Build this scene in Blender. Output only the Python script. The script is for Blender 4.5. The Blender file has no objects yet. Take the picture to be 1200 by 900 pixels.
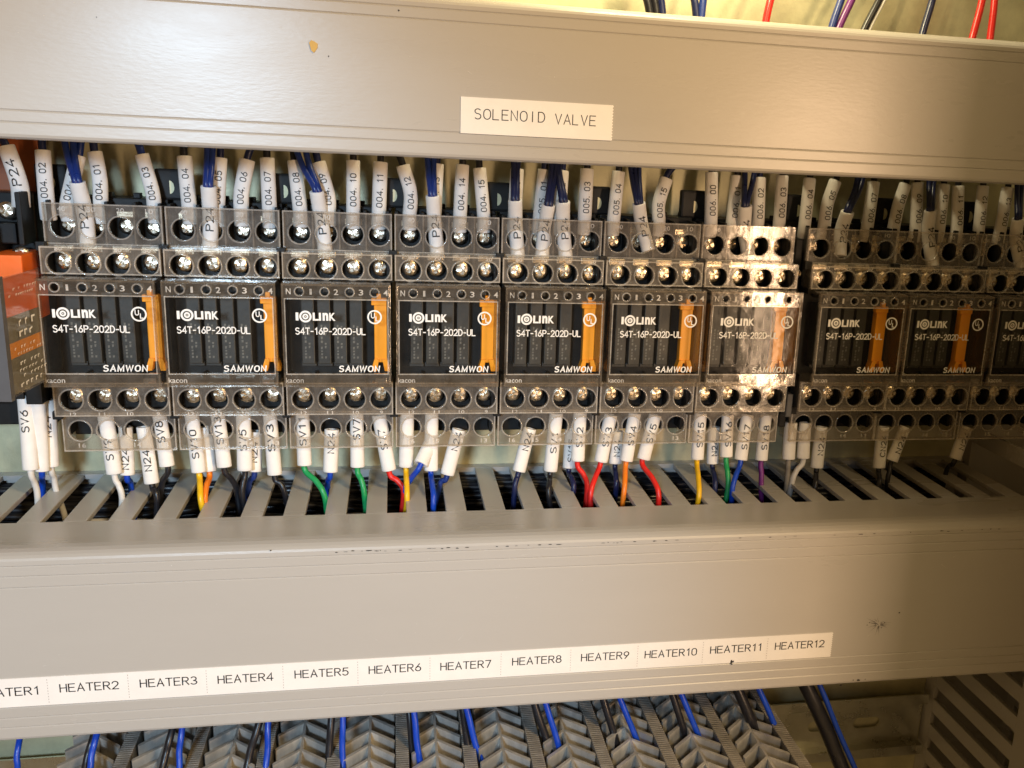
import bpy, bmesh, math, random
from mathutils import Vector, Matrix
random.seed(7)
sc = bpy.context.scene
col = sc.collection
MM = 0.001
PANEL = 414.0          # mm from the lens to the mounting plate
ZUP = 420.0            # mm, height of the lens above the zero level

# ------------------------------------------------------------ camera
FOC, PPX, PPY = 1146.69, 699.77, 480.44
RW = Matrix(((0.97915291, -0.19775753, 0.04638464),
             (-0.00627394, -0.25769086, -0.96620705),
             (0.20302762, 0.94577343, -0.25355948)))
def W(x, y, z):                       # lens-centred millimetres -> scene metres
    return Vector((x * MM, (y - PANEL) * MM, (z + ZUP) * MM))
cam_d = bpy.data.cameras.new('camera')
cam = bpy.data.objects.new('camera', cam_d)
col.objects.link(cam)
r, u, b = RW[0], -RW[1], -RW[2]
m = Matrix(((r[0], u[0], b[0]), (r[1], u[1], b[1]), (r[2], u[2], b[2]))).to_4x4()
m.translation = W(0, 0, 0)
cam.matrix_world = m
cam_d.sensor_width = 36
cam_d.lens = FOC / 1200 * 36
cam_d.shift_x = (600 - PPX) / 1200
cam_d.shift_y = (PPY - 450) / 1200
cam_d.clip_start = 0.01
cam_d.clip_end = 20
sc.camera = cam

# ------------------------------------------------------------ light
wd = bpy.data.worlds.new('World')
sc.world = wd
wd.use_nodes = True
bg = wd.node_tree.nodes['Background']
bg.inputs[0].default_value = (1.0, 0.58, 0.20, 1)
bg.inputs[1].default_value = 0.20

def area(name, pos, target, size, power, color, size_y=None):
    d = bpy.data.lights.new(name, 'AREA')
    d.shape = 'RECTANGLE' if size_y else 'DISK'
    d.size = size
    if size_y: d.size_y = size_y
    d.energy = power
    d.color = color
    o = bpy.data.objects.new(name, d)
    col.objects.link(o)
    o.location = pos
    o.rotation_euler = (target - pos).to_track_quat('-Z', 'Y').to_euler()
    return o
# warm upright work lamp standing in front and to the right, partly hidden by the cabinet wall
area('warm_lamp', W(441, -372, -90), W(80, 360, -60), 0.03, 3.0, (1.0, 0.66, 0.40), 0.36)
# ceiling light of the room, high on the right
area('ceiling_lamp', W(470, -450, 560), W(60, 370, -100), 0.16, 6.8, (1.0, 0.72, 0.36))
# cabinet lamp above the upper duct, close to the mounting plate
area('cabinet_lamp', W(105, 350, 170), W(120, 414, 60), 0.05, 0.5, (1.0, 0.84, 0.50), 0.05)
# cool inspection spot from the front left
sd = bpy.data.lights.new('white_lamp', 'SPOT')
sd.energy = 17.0
sd.color = (0.57, 0.78, 1.0)
sd.spot_size = math.radians(37)
sd.spot_blend = 0.75
sd.shadow_soft_size = 0.045
so_ = bpy.data.objects.new('white_lamp', sd)
col.objects.link(so_)
so_.location = W(-170, -350, 90)
so_.rotation_euler = (W(-80, 340, -150) - W(-170, -350, 90)).to_track_quat('-Z', 'Y').to_euler()

sc.view_settings.view_transform = 'Standard'
sc.view_settings.look = 'None'
sc.view_settings.exposure = 0.0
sc.view_settings.gamma = 1.0
sc.view_settings.use_curve_mapping = False
sc.render.engine = 'CYCLES'
sc.cycles.transparent_max_bounces = 40
sc.cycles.max_bounces = 10
sc.cycles.use_denoising = True

# ------------------------------------------------------------ pixel helpers
def ray(px, py):
    q = Vector(((px - PPX) / FOC, (py - PPY) / FOC, 1))
    return RW.transposed() @ q
def atY(px, py, Y):
    v = ray(px, py); return v * (Y / v[1])
def atZ(px, py, Z):
    v = ray(px, py); return v * (Z / v[2])

# ------------------------------------------------------------ materials
def nmat(name):
    mt = bpy.data.materials.new(name)
    mt.use_nodes = True
    nt = mt.node_tree
    return mt, nt, nt.nodes['Principled BSDF'], nt.nodes['Material Output']
def pmat(name, color, rough=0.45, metal=0.0, var=0.08, scale=60.0, bump=0.0, bscale=900.0, spec=0.5, rvar=0.1, stretch=(1, 1, 1), coat=0.0):
    mt, nt, p, out = nmat(name)
    N = nt.nodes; L = nt.links
    tc = N.new('ShaderNodeTexCoord')
    mp = N.new('ShaderNodeMapping'); mp.inputs['Scale'].default_value = stretch
    geo = N.new('ShaderNodeNewGeometry')
    L.new(geo.outputs['Position'], mp.inputs['Vector'])
    nz = N.new('ShaderNodeTexNoise'); nz.inputs['Scale'].default_value = scale; nz.inputs['Detail'].default_value = 6
    nz.inputs['Roughness'].default_value = 0.65
    L.new(mp.outputs[0], nz.inputs['Vector'])
    rp = N.new('ShaderNodeMapRange')
    rp.inputs['From Min'].default_value = 0.3; rp.inputs['From Max'].default_value = 0.7
    rp.inputs['To Min'].default_value = 1 - var; rp.inputs['To Max'].default_value = 1 + var
    L.new(nz.outputs['Fac'], rp.inputs['Value'])
    mx = N.new('ShaderNodeVectorMath'); mx.operation = 'SCALE'
    mx.inputs[0].default_value = color[:3]
    L.new(rp.outputs[0], mx.inputs['Scale'])
    L.new(mx.outputs[0], p.inputs['Base Color'])
    rr = N.new('ShaderNodeMapRange')
    rr.inputs['From Min'].default_value = 0.3; rr.inputs['From Max'].default_value = 0.7
    rr.inputs['To Min'].default_value = max(0.03, rough - rvar); rr.inputs['To Max'].default_value = rough + rvar
    L.new(nz.outputs['Fac'], rr.inputs['Value'])
    L.new(rr.outputs[0], p.inputs['Roughness'])
    p.inputs['Metallic'].default_value = metal
    p.inputs['Specular IOR Level'].default_value = spec
    if coat: p.inputs['Coat Weight'].default_value = coat
    if bump:
        n2 = N.new('ShaderNodeTexNoise'); n2.inputs['Scale'].default_value = bscale; n2.inputs['Detail'].default_value = 4
        L.new(mp.outputs[0], n2.inputs['Vector'])
        bp = N.new('ShaderNodeBump'); bp.inputs['Strength'].default_value = bump; bp.inputs['Distance'].default_value = 0.0004
        L.new(n2.outputs['Fac'], bp.inputs['Height'])
        L.new(bp.outputs[0], p.inputs['Normal'])
    return mt
def clearmat(name, haze, tint=(0.93, 0.91, 0.88), hcol=(0.62, 0.56, 0.49), rough=0.09, ior=1.5):
    mt, nt, p, out = nmat(name)
    N = nt.nodes; L = nt.links
    N.remove(p)
    geo = N.new('ShaderNodeNewGeometry')
    tr = N.new('ShaderNodeBsdfTransparent'); tr.inputs[0].default_value = (*tint, 1)
    df = N.new('ShaderNodeBsdfDiffuse'); df.inputs[0].default_value = (*hcol, 1)
    gl = N.new('ShaderNodeBsdfGlossy'); gl.inputs['Roughness'].default_value = rough
    nz = N.new('ShaderNodeTexNoise'); nz.inputs['Scale'].default_value = 220; nz.inputs['Detail'].default_value = 7; nz.inputs['Roughness'].default_value = 0.7
    L.new(geo.outputs['Position'], nz.inputs['Vector'])
    mr = N.new('ShaderNodeMapRange'); mr.inputs['From Min'].default_value = 0.3; mr.inputs['From Max'].default_value = 0.72
    mr.inputs['To Min'].default_value = haze * 0.4; mr.inputs['To Max'].default_value = haze * 1.6
    L.new(nz.outputs['Fac'], mr.inputs['Value'])
    m1 = N.new('ShaderNodeMixShader'); L.new(mr.outputs[0], m1.inputs[0]); L.new(tr.outputs[0], m1.inputs[1]); L.new(df.outputs[0], m1.inputs[2])
    n3 = N.new('ShaderNodeTexNoise'); n3.inputs['Scale'].default_value = 160; n3.inputs['Detail'].default_value = 3
    L.new(geo.outputs['Position'], n3.inputs['Vector'])
    bp = N.new('ShaderNodeBump'); bp.inputs['Strength'].default_value = 0.2; bp.inputs['Distance'].default_value = 0.0006
    L.new(n3.outputs['Fac'], bp.inputs['Height']); L.new(bp.outputs[0], gl.inputs['Normal'])
    # Schlick reflectance, the same from both sides of the thin wall
    f0 = ((ior - 1) / (ior + 1)) ** 2
    dt = N.new('ShaderNodeVectorMath'); dt.operation = 'DOT_PRODUCT'
    L.new(geo.outputs['Incoming'], dt.inputs[0]); L.new(geo.outputs['Normal'], dt.inputs[1])
    def mth(op, a, b_=0.0):
        q = N.new('ShaderNodeMath'); q.operation = op
        for i_, v_ in ((0, a), (1, b_)):
            if isinstance(v_, (int, float)): q.inputs[i_].default_value = v_
            else: L.new(v_, q.inputs[i_])
        return q.outputs[0]
    sch = mth('ADD', mth('MULTIPLY', mth('POWER', mth('SUBTRACT', 1.0, mth('ABSOLUTE', dt.outputs['Value'])), 5.0), 1 - f0), f0)
    m2 = N.new('ShaderNodeMixShader'); L.new(sch, m2.inputs[0]); L.new(m1.outputs[0], m2.inputs[1]); L.new(gl.outputs[0], m2.inputs[2])
    L.new(m2.outputs[0], out.inputs['Surface'])
    return mt
M = {}
M['duct'] = pmat('grey_pvc', (0.46, 0.445, 0.42), 0.29, var=0.035, scale=14, bump=0.06, bscale=1400, rvar=0.06, stretch=(0.25, 1, 1))
M['panel'] = pmat('zinc_plate', (0.60, 0.575, 0.38), 0.52, metal=0.3, var=0.22, scale=45, bump=0.15, bscale=700)
M['rail'] = pmat('galvanised_steel', (0.58, 0.57, 0.48), 0.32, metal=0.9, var=0.1, scale=80, bump=0.05)
M['wall'] = pmat('painted_steel', (0.42, 0.40, 0.36), 0.45, var=0.04, bump=0.1)
M['black'] = pmat('black_plastic', (0.012, 0.012, 0.012), 0.5, var=0.2, bump=0.08, spec=0.25)
M['relay'] = pmat('relay_plastic', (0.030, 0.031, 0.030), 0.45, var=0.25, scale=120, bump=0.1)
M['relayprint'] = pmat('relay_print', (0.13, 0.13, 0.12), 0.5)
M['orange'] = pmat('orange_plastic', (1.0, 0.40, 0.012), 0.40, var=0.05)
M['orange2'] = pmat('orange_housing', (0.90, 0.17, 0.02), 0.35, var=0.08)
M['sage'] = pmat('grey_green_label', (0.20, 0.215, 0.185), 0.45)
M['shaded_orange'] = pmat('shaded_brown_orange', (0.34, 0.085, 0.02), 0.5, var=0.2)  # orange-brown housing with the shadow it sits in mixed into the colour
M['slate'] = pmat('dark_grey_plastic', (0.09, 0.092, 0.10), 0.45)
M['screw'] = pmat('nickel_screw', (0.86, 0.78, 0.64), 0.30, metal=1.0, var=0.12, scale=500)
M['sleeve'] = pmat('white_sleeve', (0.86, 0.845, 0.82), 0.55, var=0.05, scale=200, bump=0.08)
M['ink'] = pmat('black_ink', (0.012, 0.012, 0.014), 0.6, var=0.3, scale=900)
M['paper'] = pmat('label_tape', (0.88, 0.865, 0.845), 0.42, var=0.03, scale=90)
M['perf'] = pmat('perforation', (0.42, 0.40, 0.38), 0.7)
M['white'] = pmat('white_print', (0.88, 0.88, 0.86), 0.5, var=0.03)
M['wear'] = pmat('dark_scuff', (0.035, 0.030, 0.024), 0.8, var=0.4, scale=600)
M['dust'] = pmat('pale_dust', (0.68, 0.66, 0.62), 0.8)
M['fleck'] = pmat('yellow_fleck', (0.62, 0.42, 0.12), 0.6)
M['alu'] = pmat('aluminium', (0.64, 0.62, 0.58), 0.40, metal=0.55, var=0.22, scale=130, bump=0.12, stretch=(1, 1, 0.3))
M['aluridge'] = pmat('aluminium_ridged', (0.36, 0.34, 0.31), 0.5, metal=0.7, var=0.25, scale=160, bump=0.2)
M['clear'] = clearmat('clear_cover', 0.08, hcol=(0.82, 0.76, 0.69), rough=0.12, ior=1.5)
M['frame'] = clearmat('clear_frame', 0.055, rough=0.10, ior=1.5)
M['pane'] = clearmat('clear_pane', 0.005, tint=(0.98, 0.98, 0.97), rough=0.09, ior=1.15)
M['rim'] = clearmat('highlight_rim', 0.26, hcol=(0.85, 0.81, 0.75), rough=0.10, ior=1.5)  # pale haze stands in for highlights on hole rims and cover edges
M['film'] = clearmat('filmed_cover', 0.36, hcol=(0.74, 0.71, 0.66), rough=0.25)
M['filmpane'] = clearmat('filmed_pane', 0.075, hcol=(0.66, 0.62, 0.52), rough=0.2)
M['emboss'] = clearmat('embossed_clear', 0.6, hcol=(0.85, 0.81, 0.75), rough=0.12)
WIRE = {'blue': (0.012, 0.035, 0.20), 'navy': (0.010, 0.016, 0.070), 'black': (0.014, 0.014, 0.018), 'white': (0.74, 0.72, 0.69),
        'yellow': (0.88, 0.52, 0.012), 'orange': (0.90, 0.23, 0.015), 'green': (0.015, 0.33, 0.10), 'red': (0.75, 0.02, 0.015),
        'purple': (0.17, 0.025, 0.20), 'grey': (0.30, 0.28, 0.25), 'vblue': (0.005, 0.055, 0.48)}
for k, c in WIRE.items():
    M['w_' + k] = pmat(k + '_insulation', c, 0.34, var=0.06, scale=150)

# ------------------------------------------------------------ mesh helpers
class MB:
    def __init__(s): s.v = []; s.f = []; s.sm = []
    def add(s, vs, fs, smooth=False):
        o = len(s.v)
        s.v += [tuple(q) for q in vs]
        s.f += [tuple(i + o for i in f) for f in fs]
        s.sm += [smooth] * len(fs)
    def box(s, x0, x1, y0, y1, z0, z1, c=0.0):
        if c <= 0:
            vs = [(x, y, z) for x in (x0, x1) for y in (y0, y1) for z in (z0, z1)]
            s.add(vs, [(0, 1, 3, 2), (4, 6, 7, 5), (0, 4, 5, 1), (2, 3, 7, 6), (0, 2, 6, 4), (1, 5, 7, 3)])
            return
        bm = bmesh.new()
        bmesh.ops.create_cube(bm, size=1)
        for q in bm.verts:
            q.co = Vector(((x0 + x1) / 2 + q.co.x * (x1 - x0), (y0 + y1) / 2 + q.co.y * (y1 - y0), (z0 + z1) / 2 + q.co.z * (z1 - z0)))
        bmesh.ops.bevel(bm, geom=bm.edges[:], offset=c, segments=2, affect='EDGES', profile=0.6)
        s.bm(bm)
    def bm(s, bm, smooth=False):
        bm.verts.index_update()
        s.add([q.co[:] for q in bm.verts], [[q.index for q in f.verts] for f in bm.faces], smooth)
        bm.free()
    def prism(s, prof, x0, x1):           # closed (y, z) outline pushed along x
        n = len(prof)
        vs = [(x0, y, z) for y, z in prof] + [(x1, y, z) for y, z in prof]
        s.add(vs, [(i, (i + 1) % n, n + (i + 1) % n, n + i) for i in range(n)] + [tuple(range(n))[::-1], tuple(range(n, 2 * n))])
    def extrude_xy(s, prof, z0, z1):
        n = len(prof)
        vs = [(x, y, z0) for x, y in prof] + [(x, y, z1) for x, y in prof]
        s.add(vs, [(i, (i + 1) % n, n + (i + 1) % n, n + i) for i in range(n)] + [tuple(range(n))[::-1], tuple(range(n, 2 * n))])
    def extrude_xz(s, prof, y0, y1):
        n = len(prof)
        vs = [(x, y0, z) for x, z in prof] + [(x, y1, z) for x, z in prof]
        s.add(vs, [(i, (i + 1) % n, n + (i + 1) % n, n + i) for i in range(n)] + [tuple(range(n))[::-1], tuple(range(n, 2 * n))])
    def tube(s, pts, rad, n=12, hollow=0.0, flat=1.0, taper=None):
        fr = frames(pts)
        rings = []
        def ring(i, rr, off=0.0):
            p, T, F, Lf = fr[i]
            return [p + T * off + F * (rr * flat * math.cos(a)) + Lf * (rr * math.sin(a)) for a in [2 * math.pi * k / n for k in range(n)]]
        seq = []
        if hollow:
            seq.append(ring(0, hollow, min(3.0, 0.3 * (fr[0][0] - fr[-1][0]).length)))
            seq.append(ring(0, hollow))
            seq.append(ring(0, rad * 0.95))
        for i in range(len(fr)):
            rr = rad * (taper(i / (len(fr) - 1)) if taper else 1)
            seq.append(ring(i, rr, 0.25 if (hollow and i == 0) else (-0.25 if hollow and i == len(fr) - 1 else 0)))
        if hollow:
            seq.append(ring(len(fr) - 1, rad * 0.95 * (taper(1) if taper else 1)))
            seq.append(ring(len(fr) - 1, hollow))
            seq.append(ring(len(fr) - 1, hollow, -min(3.0, 0.3 * (fr[0][0] - fr[-1][0]).length)))
        vs = [q for rg in seq for q in rg]
        fs = []
        for i in range(len(seq) - 1):
            for k in range(n):
                k2 = (k + 1) % n
                fs.append((i * n + k, i * n + k2, (i + 1) * n + k2, (i + 1) * n + k))
        s.add(vs, fs, True)
        if not hollow:
            s.add(seq[0], [tuple(range(n))[::-1]]); s.add(seq[-1], [tuple(range(n))])
    def mesh(s, name, org=(0, 0, 0)):
        me = bpy.data.meshes.new(name)
        ow = Vector(org)
        me.from_pydata([(Vector(q) - ow) * MM for q in s.v], [], s.f)
        bm = bmesh.new(); bm.from_mesh(me); bmesh.ops.recalc_face_normals(bm, faces=bm.faces[:]); bm.to_mesh(me); bm.free()
        me.polygons.foreach_set('use_smooth', s.sm)
        return me
def frames(pts):
    P = [Vector(p) for p in pts]
    out = []
    for i, p in enumerate(P):
        T = (P[min(i + 1, len(P) - 1)] - P[max(i - 1, 0)]).normalized()
        F = Vector((0, -1, 0)); F = F - T * F.dot(T)
        if F.length < 0.2:
            F = Vector((0, 0, 1)); F = F - T * F.dot(T)
        F.normalize()
        out.append((p, T, F, F.cross(T)))
    return out
def smooth(pts, n=6):
    P = [Vector(p) for p in pts]
    if len(P) < 3:
        return [P[0].lerp(P[-1], k / n) for k in range(n + 1)]
    P = [P[0] * 2 - P[1]] + P + [P[-1] * 2 - P[-2]]
    out = []
    for i in range(1, len(P) - 2):
        for k in range(n):
            t = k / n
            a, b_, c, d = P[i - 1], P[i], P[i + 1], P[i + 2]
            out.append(0.5 * ((2 * b_) + (c - a) * t + (2 * a - 5 * b_ + 4 * c - d) * t * t + (3 * b_ - a - 3 * c + d) * t ** 3))
    out.append(P[-2])
    return out

def link(name, me, mat, parent=None, loc=None):
    o = bpy.data.objects.new(name, me)
    col.objects.link(o)
    if me is not None and mat is not None and not me.materials: me.materials.append(M[mat] if isinstance(mat, str) else mat)
    if parent: o.parent = parent
    if loc is not None: o.location = loc
    return o
def tag(o, label=None, cat=None, group=None, kind=None):
    if label: o['label'] = label
    if cat: o['category'] = cat
    if group: o['group'] = group
    if kind: o['kind'] = kind
    return o
def empty(name, org):
    return link(name, None, None, None, W(*org))
def build(mb, name, mat, parent=None, org=(0, 0, 0)):
    """mesh in lens millimetres; org = origin of the thing it belongs to"""
    me = mb.mesh(name, org)
    return link(name, me, mat, parent, None if parent else W(*org))
def copy_tree(o, parent=None):
    c = o.copy(); col.objects.link(c); c.parent = parent
    for ch in list(o.children): copy_tree(ch, c)
    return c

# ---- lettering: every string is turned into a flat mesh once
TX = {}
def prep(strings):
    tmp = []
    for st, off in strings:
        if (st, off) in TX: continue
        cu = bpy.data.curves.new('t', 'FONT'); cu.body = st; cu.size = 1; cu.resolution_u = 3; cu.offset = off
        o = bpy.data.objects.new('t', cu); col.objects.link(o); tmp.append((st, off, o, cu))
    bpy.context.view_layer.update()
    dg = bpy.context.evaluated_depsgraph_get()
    for st, off, o, cu in tmp:
        me = bpy.data.meshes.new_from_object(o.evaluated_get(dg))
        vs = [(q.co.x, q.co.y) for q in me.vertices]
        fs = [tuple(p.vertices) for p in me.polygons]
        TX[(st, off)] = (vs, fs)
        bpy.data.meshes.remove(me)
        bpy.data.objects.remove(o); bpy.data.curves.remove(cu)
def text2d(st, off, w, h):
    """(u, v) verts centred on 0, stretched to w x h, plus faces"""
    vs, fs = TX[(st, off)]
    xs = [a for a, _ in vs]; ys = [c for _, c in vs]
    x0, x1, y0, y1 = min(xs), max(xs), min(ys), max(ys)
    if h is None: h = w * (y1 - y0) / (x1 - x0)
    return [((a - (x0 + x1) / 2) / (x1 - x0) * w, (c - (y0 + y1) / 2) / (y1 - y0) * h) for a, c in vs], fs
def flat_text(mb, st, off, cx, y, cz, w, h, shear=0.0):
    vs, fs = text2d(st, off, w, h)
    mb.add([(cx + a + shear * c, y, cz + c) for a, c in vs], fs)

# all strings used
def arc(cx, cy, rx, ry, a0, a1, n=8):
    return [(cx + rx * math.cos(math.radians(a0 + (a1 - a0) * k / n)), cy + ry * math.sin(math.radians(a0 + (a1 - a0) * k / n))) for k in range(n + 1)]
# single-stroke lettering as a label printer draws it; cell 0.62 wide, 1 high
SF = {
 '0': [arc(.3, .7, .28, .3, 0, 180, 8) + arc(.3, .3, .28, .3, 180, 360, 8) + [(.58, .7)]],
 'O': [arc(.32, .62, .32, .38, 0, 180, 8) + arc(.32, .38, .32, .38, 180, 360, 8) + [(.64, .62)]],
 '1': [[(.12, .8), (.32, 1), (.32, 0)]],
 '2': [arc(.3, .72, .28, .28, 170, -20, 9) + [(.5, .5), (.02, 0), (.6, 0)]],
 '3': [arc(.28, .75, .26, .25, 150, -90, 8) , arc(.28, .25, .3, .25, 90, -150, 9)],
 '4': [[(.46, 0), (.46, 1), (.0, .28), (.62, .28)]],
 '5': [[(.55, 1), (.1, 1), (.05, .55)] + arc(.28, .32, .3, .32, 125, -150, 9)],
 '6': [[(.45, 1), (.12, .5)] + arc(.3, .3, .28, .3, 160, -180, 12)],
 '7': [[(.02, 1), (.58, 1), (.22, 0)]],
 '8': [arc(.3, .76, .24, .24, 270, -90, 12), arc(.3, .27, .29, .27, 90, -270, 12)],
 '9': [[(.16, 0), (.48, .5)] + arc(.3, .7, .28, .3, -20, 340, 12)],
 'H': [[(.0, 0), (.0, 1)], [(.6, 0), (.6, 1)], [(.03, .52), (.57, .52)]],
 'E': [[(.56, 1), (.0, 1), (.0, 0), (.58, 0)], [(.03, .53), (.5, .53)]],
 'A': [[(.0, 0), (.32, 1), (.64, 0)], [(.13, .34), (.51, .34)]],
 'T': [[(.0, 1), (.62, 1)], [(.31, .97), (.31, 0)]],
 'R': [[(.0, 0), (.0, 1), (.34, 1)] + arc(.34, .75, .23, .25, 90, -90, 7) + [(.03, .5)], [(.3, .47), (.6, 0)]],
 'S': [arc(.31, .76, .27, .24, 35, 270, 9) + arc(.31, .25, .29, .27, 90, -145, 9)],
 'L': [[(.0, 1), (.0, 0), (.54, 0)]],
 'N': [[(.0, 0), (.0, 1), (.58, 0), (.58, 1)]],
 'I': [[(.3, 0), (.3, 1)]],
 'D': [[(.0, 0), (.0, 1), (.26, 1)] + arc(.26, .5, .34, .5, 90, -90, 10) + [(.0, 0)]],
 'V': [[(.0, 1), (.3, 0), (.6, 1)]],
 'P': [[(.0, 0), (.0, 1), (.34, 1)] + arc(.34, .74, .25, .26, 90, -90, 7) + [(.03, .48)]],
 'C': [arc(.34, .5, .33, .5, 40, 320, 12)],
 'U': [[(.0, 1), (.0, .3)] + arc(.3, .3, .3, .3, 180, 360, 8) + [(.6, 1)]],
 'M': [[(.0, 0), (.0, 1), (.36, .08), (.72, 1), (.72, 0)]],
 'W': [[(.0, 1), (.22, 0), (.45, .95), (.68, 0), (.9, 1)]],
 '.': [[(.06, 0), (.06, .1)]],
 '-': [[(.05, .45), (.4, .45)]],
 ' ': []}
SW = {'.': .22, 'M': .72, 'W': .9, 'O': .64, 'A': .64, '-': .45, ' ': .3, 'C': .62, '1': .46}
def stroke_text(key, st, wt, gap=0.24, mono=False):
    vs, fs = [], []
    x = 0.0
    for ch in st:
        for pl in SF[ch]:
            P = [Vector((px_, py_)) for px_, py_ in pl]
            q = [P[0]]
            for p in P[1:]:
                if (p - q[-1]).length > 1e-3: q.append(p)
            P = q; n = len(P); o = len(vs)
            closed = (P[0] - P[-1]).length < 0.02 and n > 4
            for i, p in enumerate(P):
                d0 = (P[i] - P[i - 1]).normalized() if i else ((P[-1] - P[-2]).normalized() if closed else (P[1] - P[0]).normalized())
                d1 = (P[i + 1] - P[i]).normalized() if i < n - 1 else ((P[1] - P[0]).normalized() if closed else d0)
                t = d0 + d1
                t = t.normalized() if t.length > 0.2 else d0
                nn = Vector((-t.y, t.x)); k = wt / 2 / max(0.42, abs(nn.dot(Vector((-d0.y, d0.x)))))
                e = t * (wt * 0.4) * (-1 if i == 0 else (1 if i == n - 1 else 0)) * (0 if closed else 1)
                for sg in (1, -1):
                    w = p + nn * k * sg + e; vs.append((x + w.x, w.y))
            for i in range(n - 1): fs.append((o + 2 * i, o + 2 * i + 1, o + 2 * i + 3, o + 2 * i + 2))
        x += (.62 if mono else SW.get(ch, .6)) + gap
    TX[key] = (vs, fs)
UP_TXT = ['004. %02d' % k for k in range(16)] + ['005. %02d' % k for k in (0, 1, 2, 3, 4, 15)] + ['006. %02d' % k for k in range(15)]
LOW_TXT = ['SV6', 'N24', 'SV10', 'SV9', 'SV13', 'SV5', 'SV3', 'SV11', 'SV7', 'SV8', 'SV1', 'SV2', 'SV4', 'SV15', 'SV14', 'SV16', 'SV17', 'SV18', 'SV12', 'P24', 'CN24']
for s_ in UP_TXT + LOW_TXT: stroke_text((s_, 0.012), s_, 0.13, 0.26)
for k in range(1, 13): stroke_text(('HEATER%d' % k, 0.0), 'HEATER%d' % k, 0.122, 0.22)
for s_ in ('SOLENOID', 'VALVE'): stroke_text((s_, -0.004), s_, 0.088, 0.24, True)
stroke_text(('S4T-16P-202D-UL', 0.014), 'S4T-16P-202D-UL', 0.17, 0.22)
stroke_text(('SAMWON', 0.03), 'SAMWON', 0.2, 0.34)
prep([('I', 0.035), ('LI', 0.035), ('n', 0.045), ('K', 0.035), ('U', 0.02), ('L', 0.02)])
prep([(s_, 0.01) for s_ in ['40', '30', '20', '10', '80', '70', '60', '50', '12', '11', '9', '16', '15', '14', '13', 'N', '1', '2', '3', '4', 'kacon']])

# ------------------------------------------------------------ the setting: plate, cabinet wall
mb = MB(); mb.box(-420, 330, PANEL, PANEL + 3, -420, 330)
tag(build(mb, 'mounting_plate', 'panel', None, (0, PANEL, -420)), 'yellowish zinc plated mounting plate behind the ducts', kind='structure')
mb = MB(); mb.box(330, 333, -72, PANEL + 3, -420, 330)
tag(build(mb, 'cabinet_wall', 'wall', None, (330, PANEL, -420)), 'grey painted side wall of the cabinet', kind='structure')

mb = MB(); mb.box(-420, 329.8, -72, PANEL + 3, -424, -420.2)  # out-of-view floor, added to keep ambient light from coming up from below
tag(build(mb, 'floor_blocker', 'wall', None, (330, PANEL, -424)), 'unseen grey cabinet floor added to block light from below', kind='structure')

# ------------------------------------------------------------ wire ducts
SLZ = -135.3      # upper slotted wall of the lower duct
PITCH, SLW = 15.0, 7.2
def finger_mesh(w, y0, y1, t):
    q = MB(); q.box(0, w, y0, y1, -t, 0, 0.35); return q.mesh('slat')
def cover_profile(zt, zb, yf, lip):
    """cross-section of a clip-on duct cover, top to bottom; inner side follows"""
    t = 1.6
    def grooves(z, sgn):
        out = []
        for d in ((5.4, 9.0, 13.0) if zt - zb > 60 else (5.0, 8.4)):
            out += [(yf, z - sgn * (d - 0.35)), (yf + 0.30, z - sgn * d), (yf, z - sgn * (d + 0.35))]
        return out
    o = [(yf + lip, zt - 1.4), (yf + lip - 0.6, zt - 0.6), (yf + 7.0, zt - 0.5), (yf + 4.5, zt - 0.75), (yf + 2.6, zt - 1.3), (yf + 1.3, zt - 2.0), (yf + 0.4, zt - 2.7), (yf, zt - 3.5)]
    o += grooves(zt, 1)
    o += grooves(zb, -1)[::-1]
    o += [(yf, zb + 1.6), (yf + 0.3, zb + 0.8), (yf + 1.0, zb + 0.3), (yf + 2.2, zb + 0.1), (yf + 5.5, zb + 0.3), (yf + lip - 0.6, zb + 0.6), (yf + lip, zb + 1.4)]
    o += [(yf + lip, zb + 2.6), (yf + t, zb + 2.8), (yf + t, zt - 2.8), (yf + lip, zt - 2.6)]
    return o
def duct(label, zt, zb, yf, x0, x1, slot0, wall_top, wall_bot, y_slot_front):
    org = (x0, PANEL, zb)
    root = empty('wire_duct', org)
    tag(root, label, 'wire duct')
    mb = MB(); mb.prism(cover_profile(zt, zb, yf, 13.0), x0, x1)
    cov = build(mb, 'cover', 'duct', root, org)
    mb = MB(); mb.box(x0, x1 - 55, PANEL - 2.2, PANEL - 0.2, wall_bot, wall_top)
    build(mb, 'back', 'duct', root, org)
    for zz in (wall_top, wall_bot + 2.0):
        mb = MB(); mb.box(x0, x1 - 55, 409.0, PANEL - 2.3, zz - 2.0, zz); build(mb, 'back_rim', 'duct', root, org)
        mb = MB(); mb.box(x0, x1 - 55, yf + 7.5, y_slot_front, zz - 2.0, zz); build(mb, 'front_rim', 'duct', root, org)
        fm = finger_mesh(PITCH - SLW, y_slot_front + 0.02, 408.98, 2.0)
        k0 = math.ceil((x0 - slot0) / PITCH)
        k = k0
        while slot0 + k * PITCH + PITCH < x1 - 55:
            o = link('slat', fm, 'duct', root)
            o.location = (Vector((slot0 + k * PITCH + SLW, 0, zz)) - Vector(org)) * MM
            k += 1
    return root, cov, org
upper, up_cover, UORG = duct('upper grey wire duct carrying the SOLENOID VALVE label', 45.9, -4.1, 328, -215, 326, -115.0, 44.5, -2.8, 356)
lower, lo_cover, LORG = duct('lower grey wire duct with slotted top carrying the HEATER label strip', -134.6, -204.6, 328, -225, 326, -122.9, SLZ, -203.9, 356)

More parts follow.
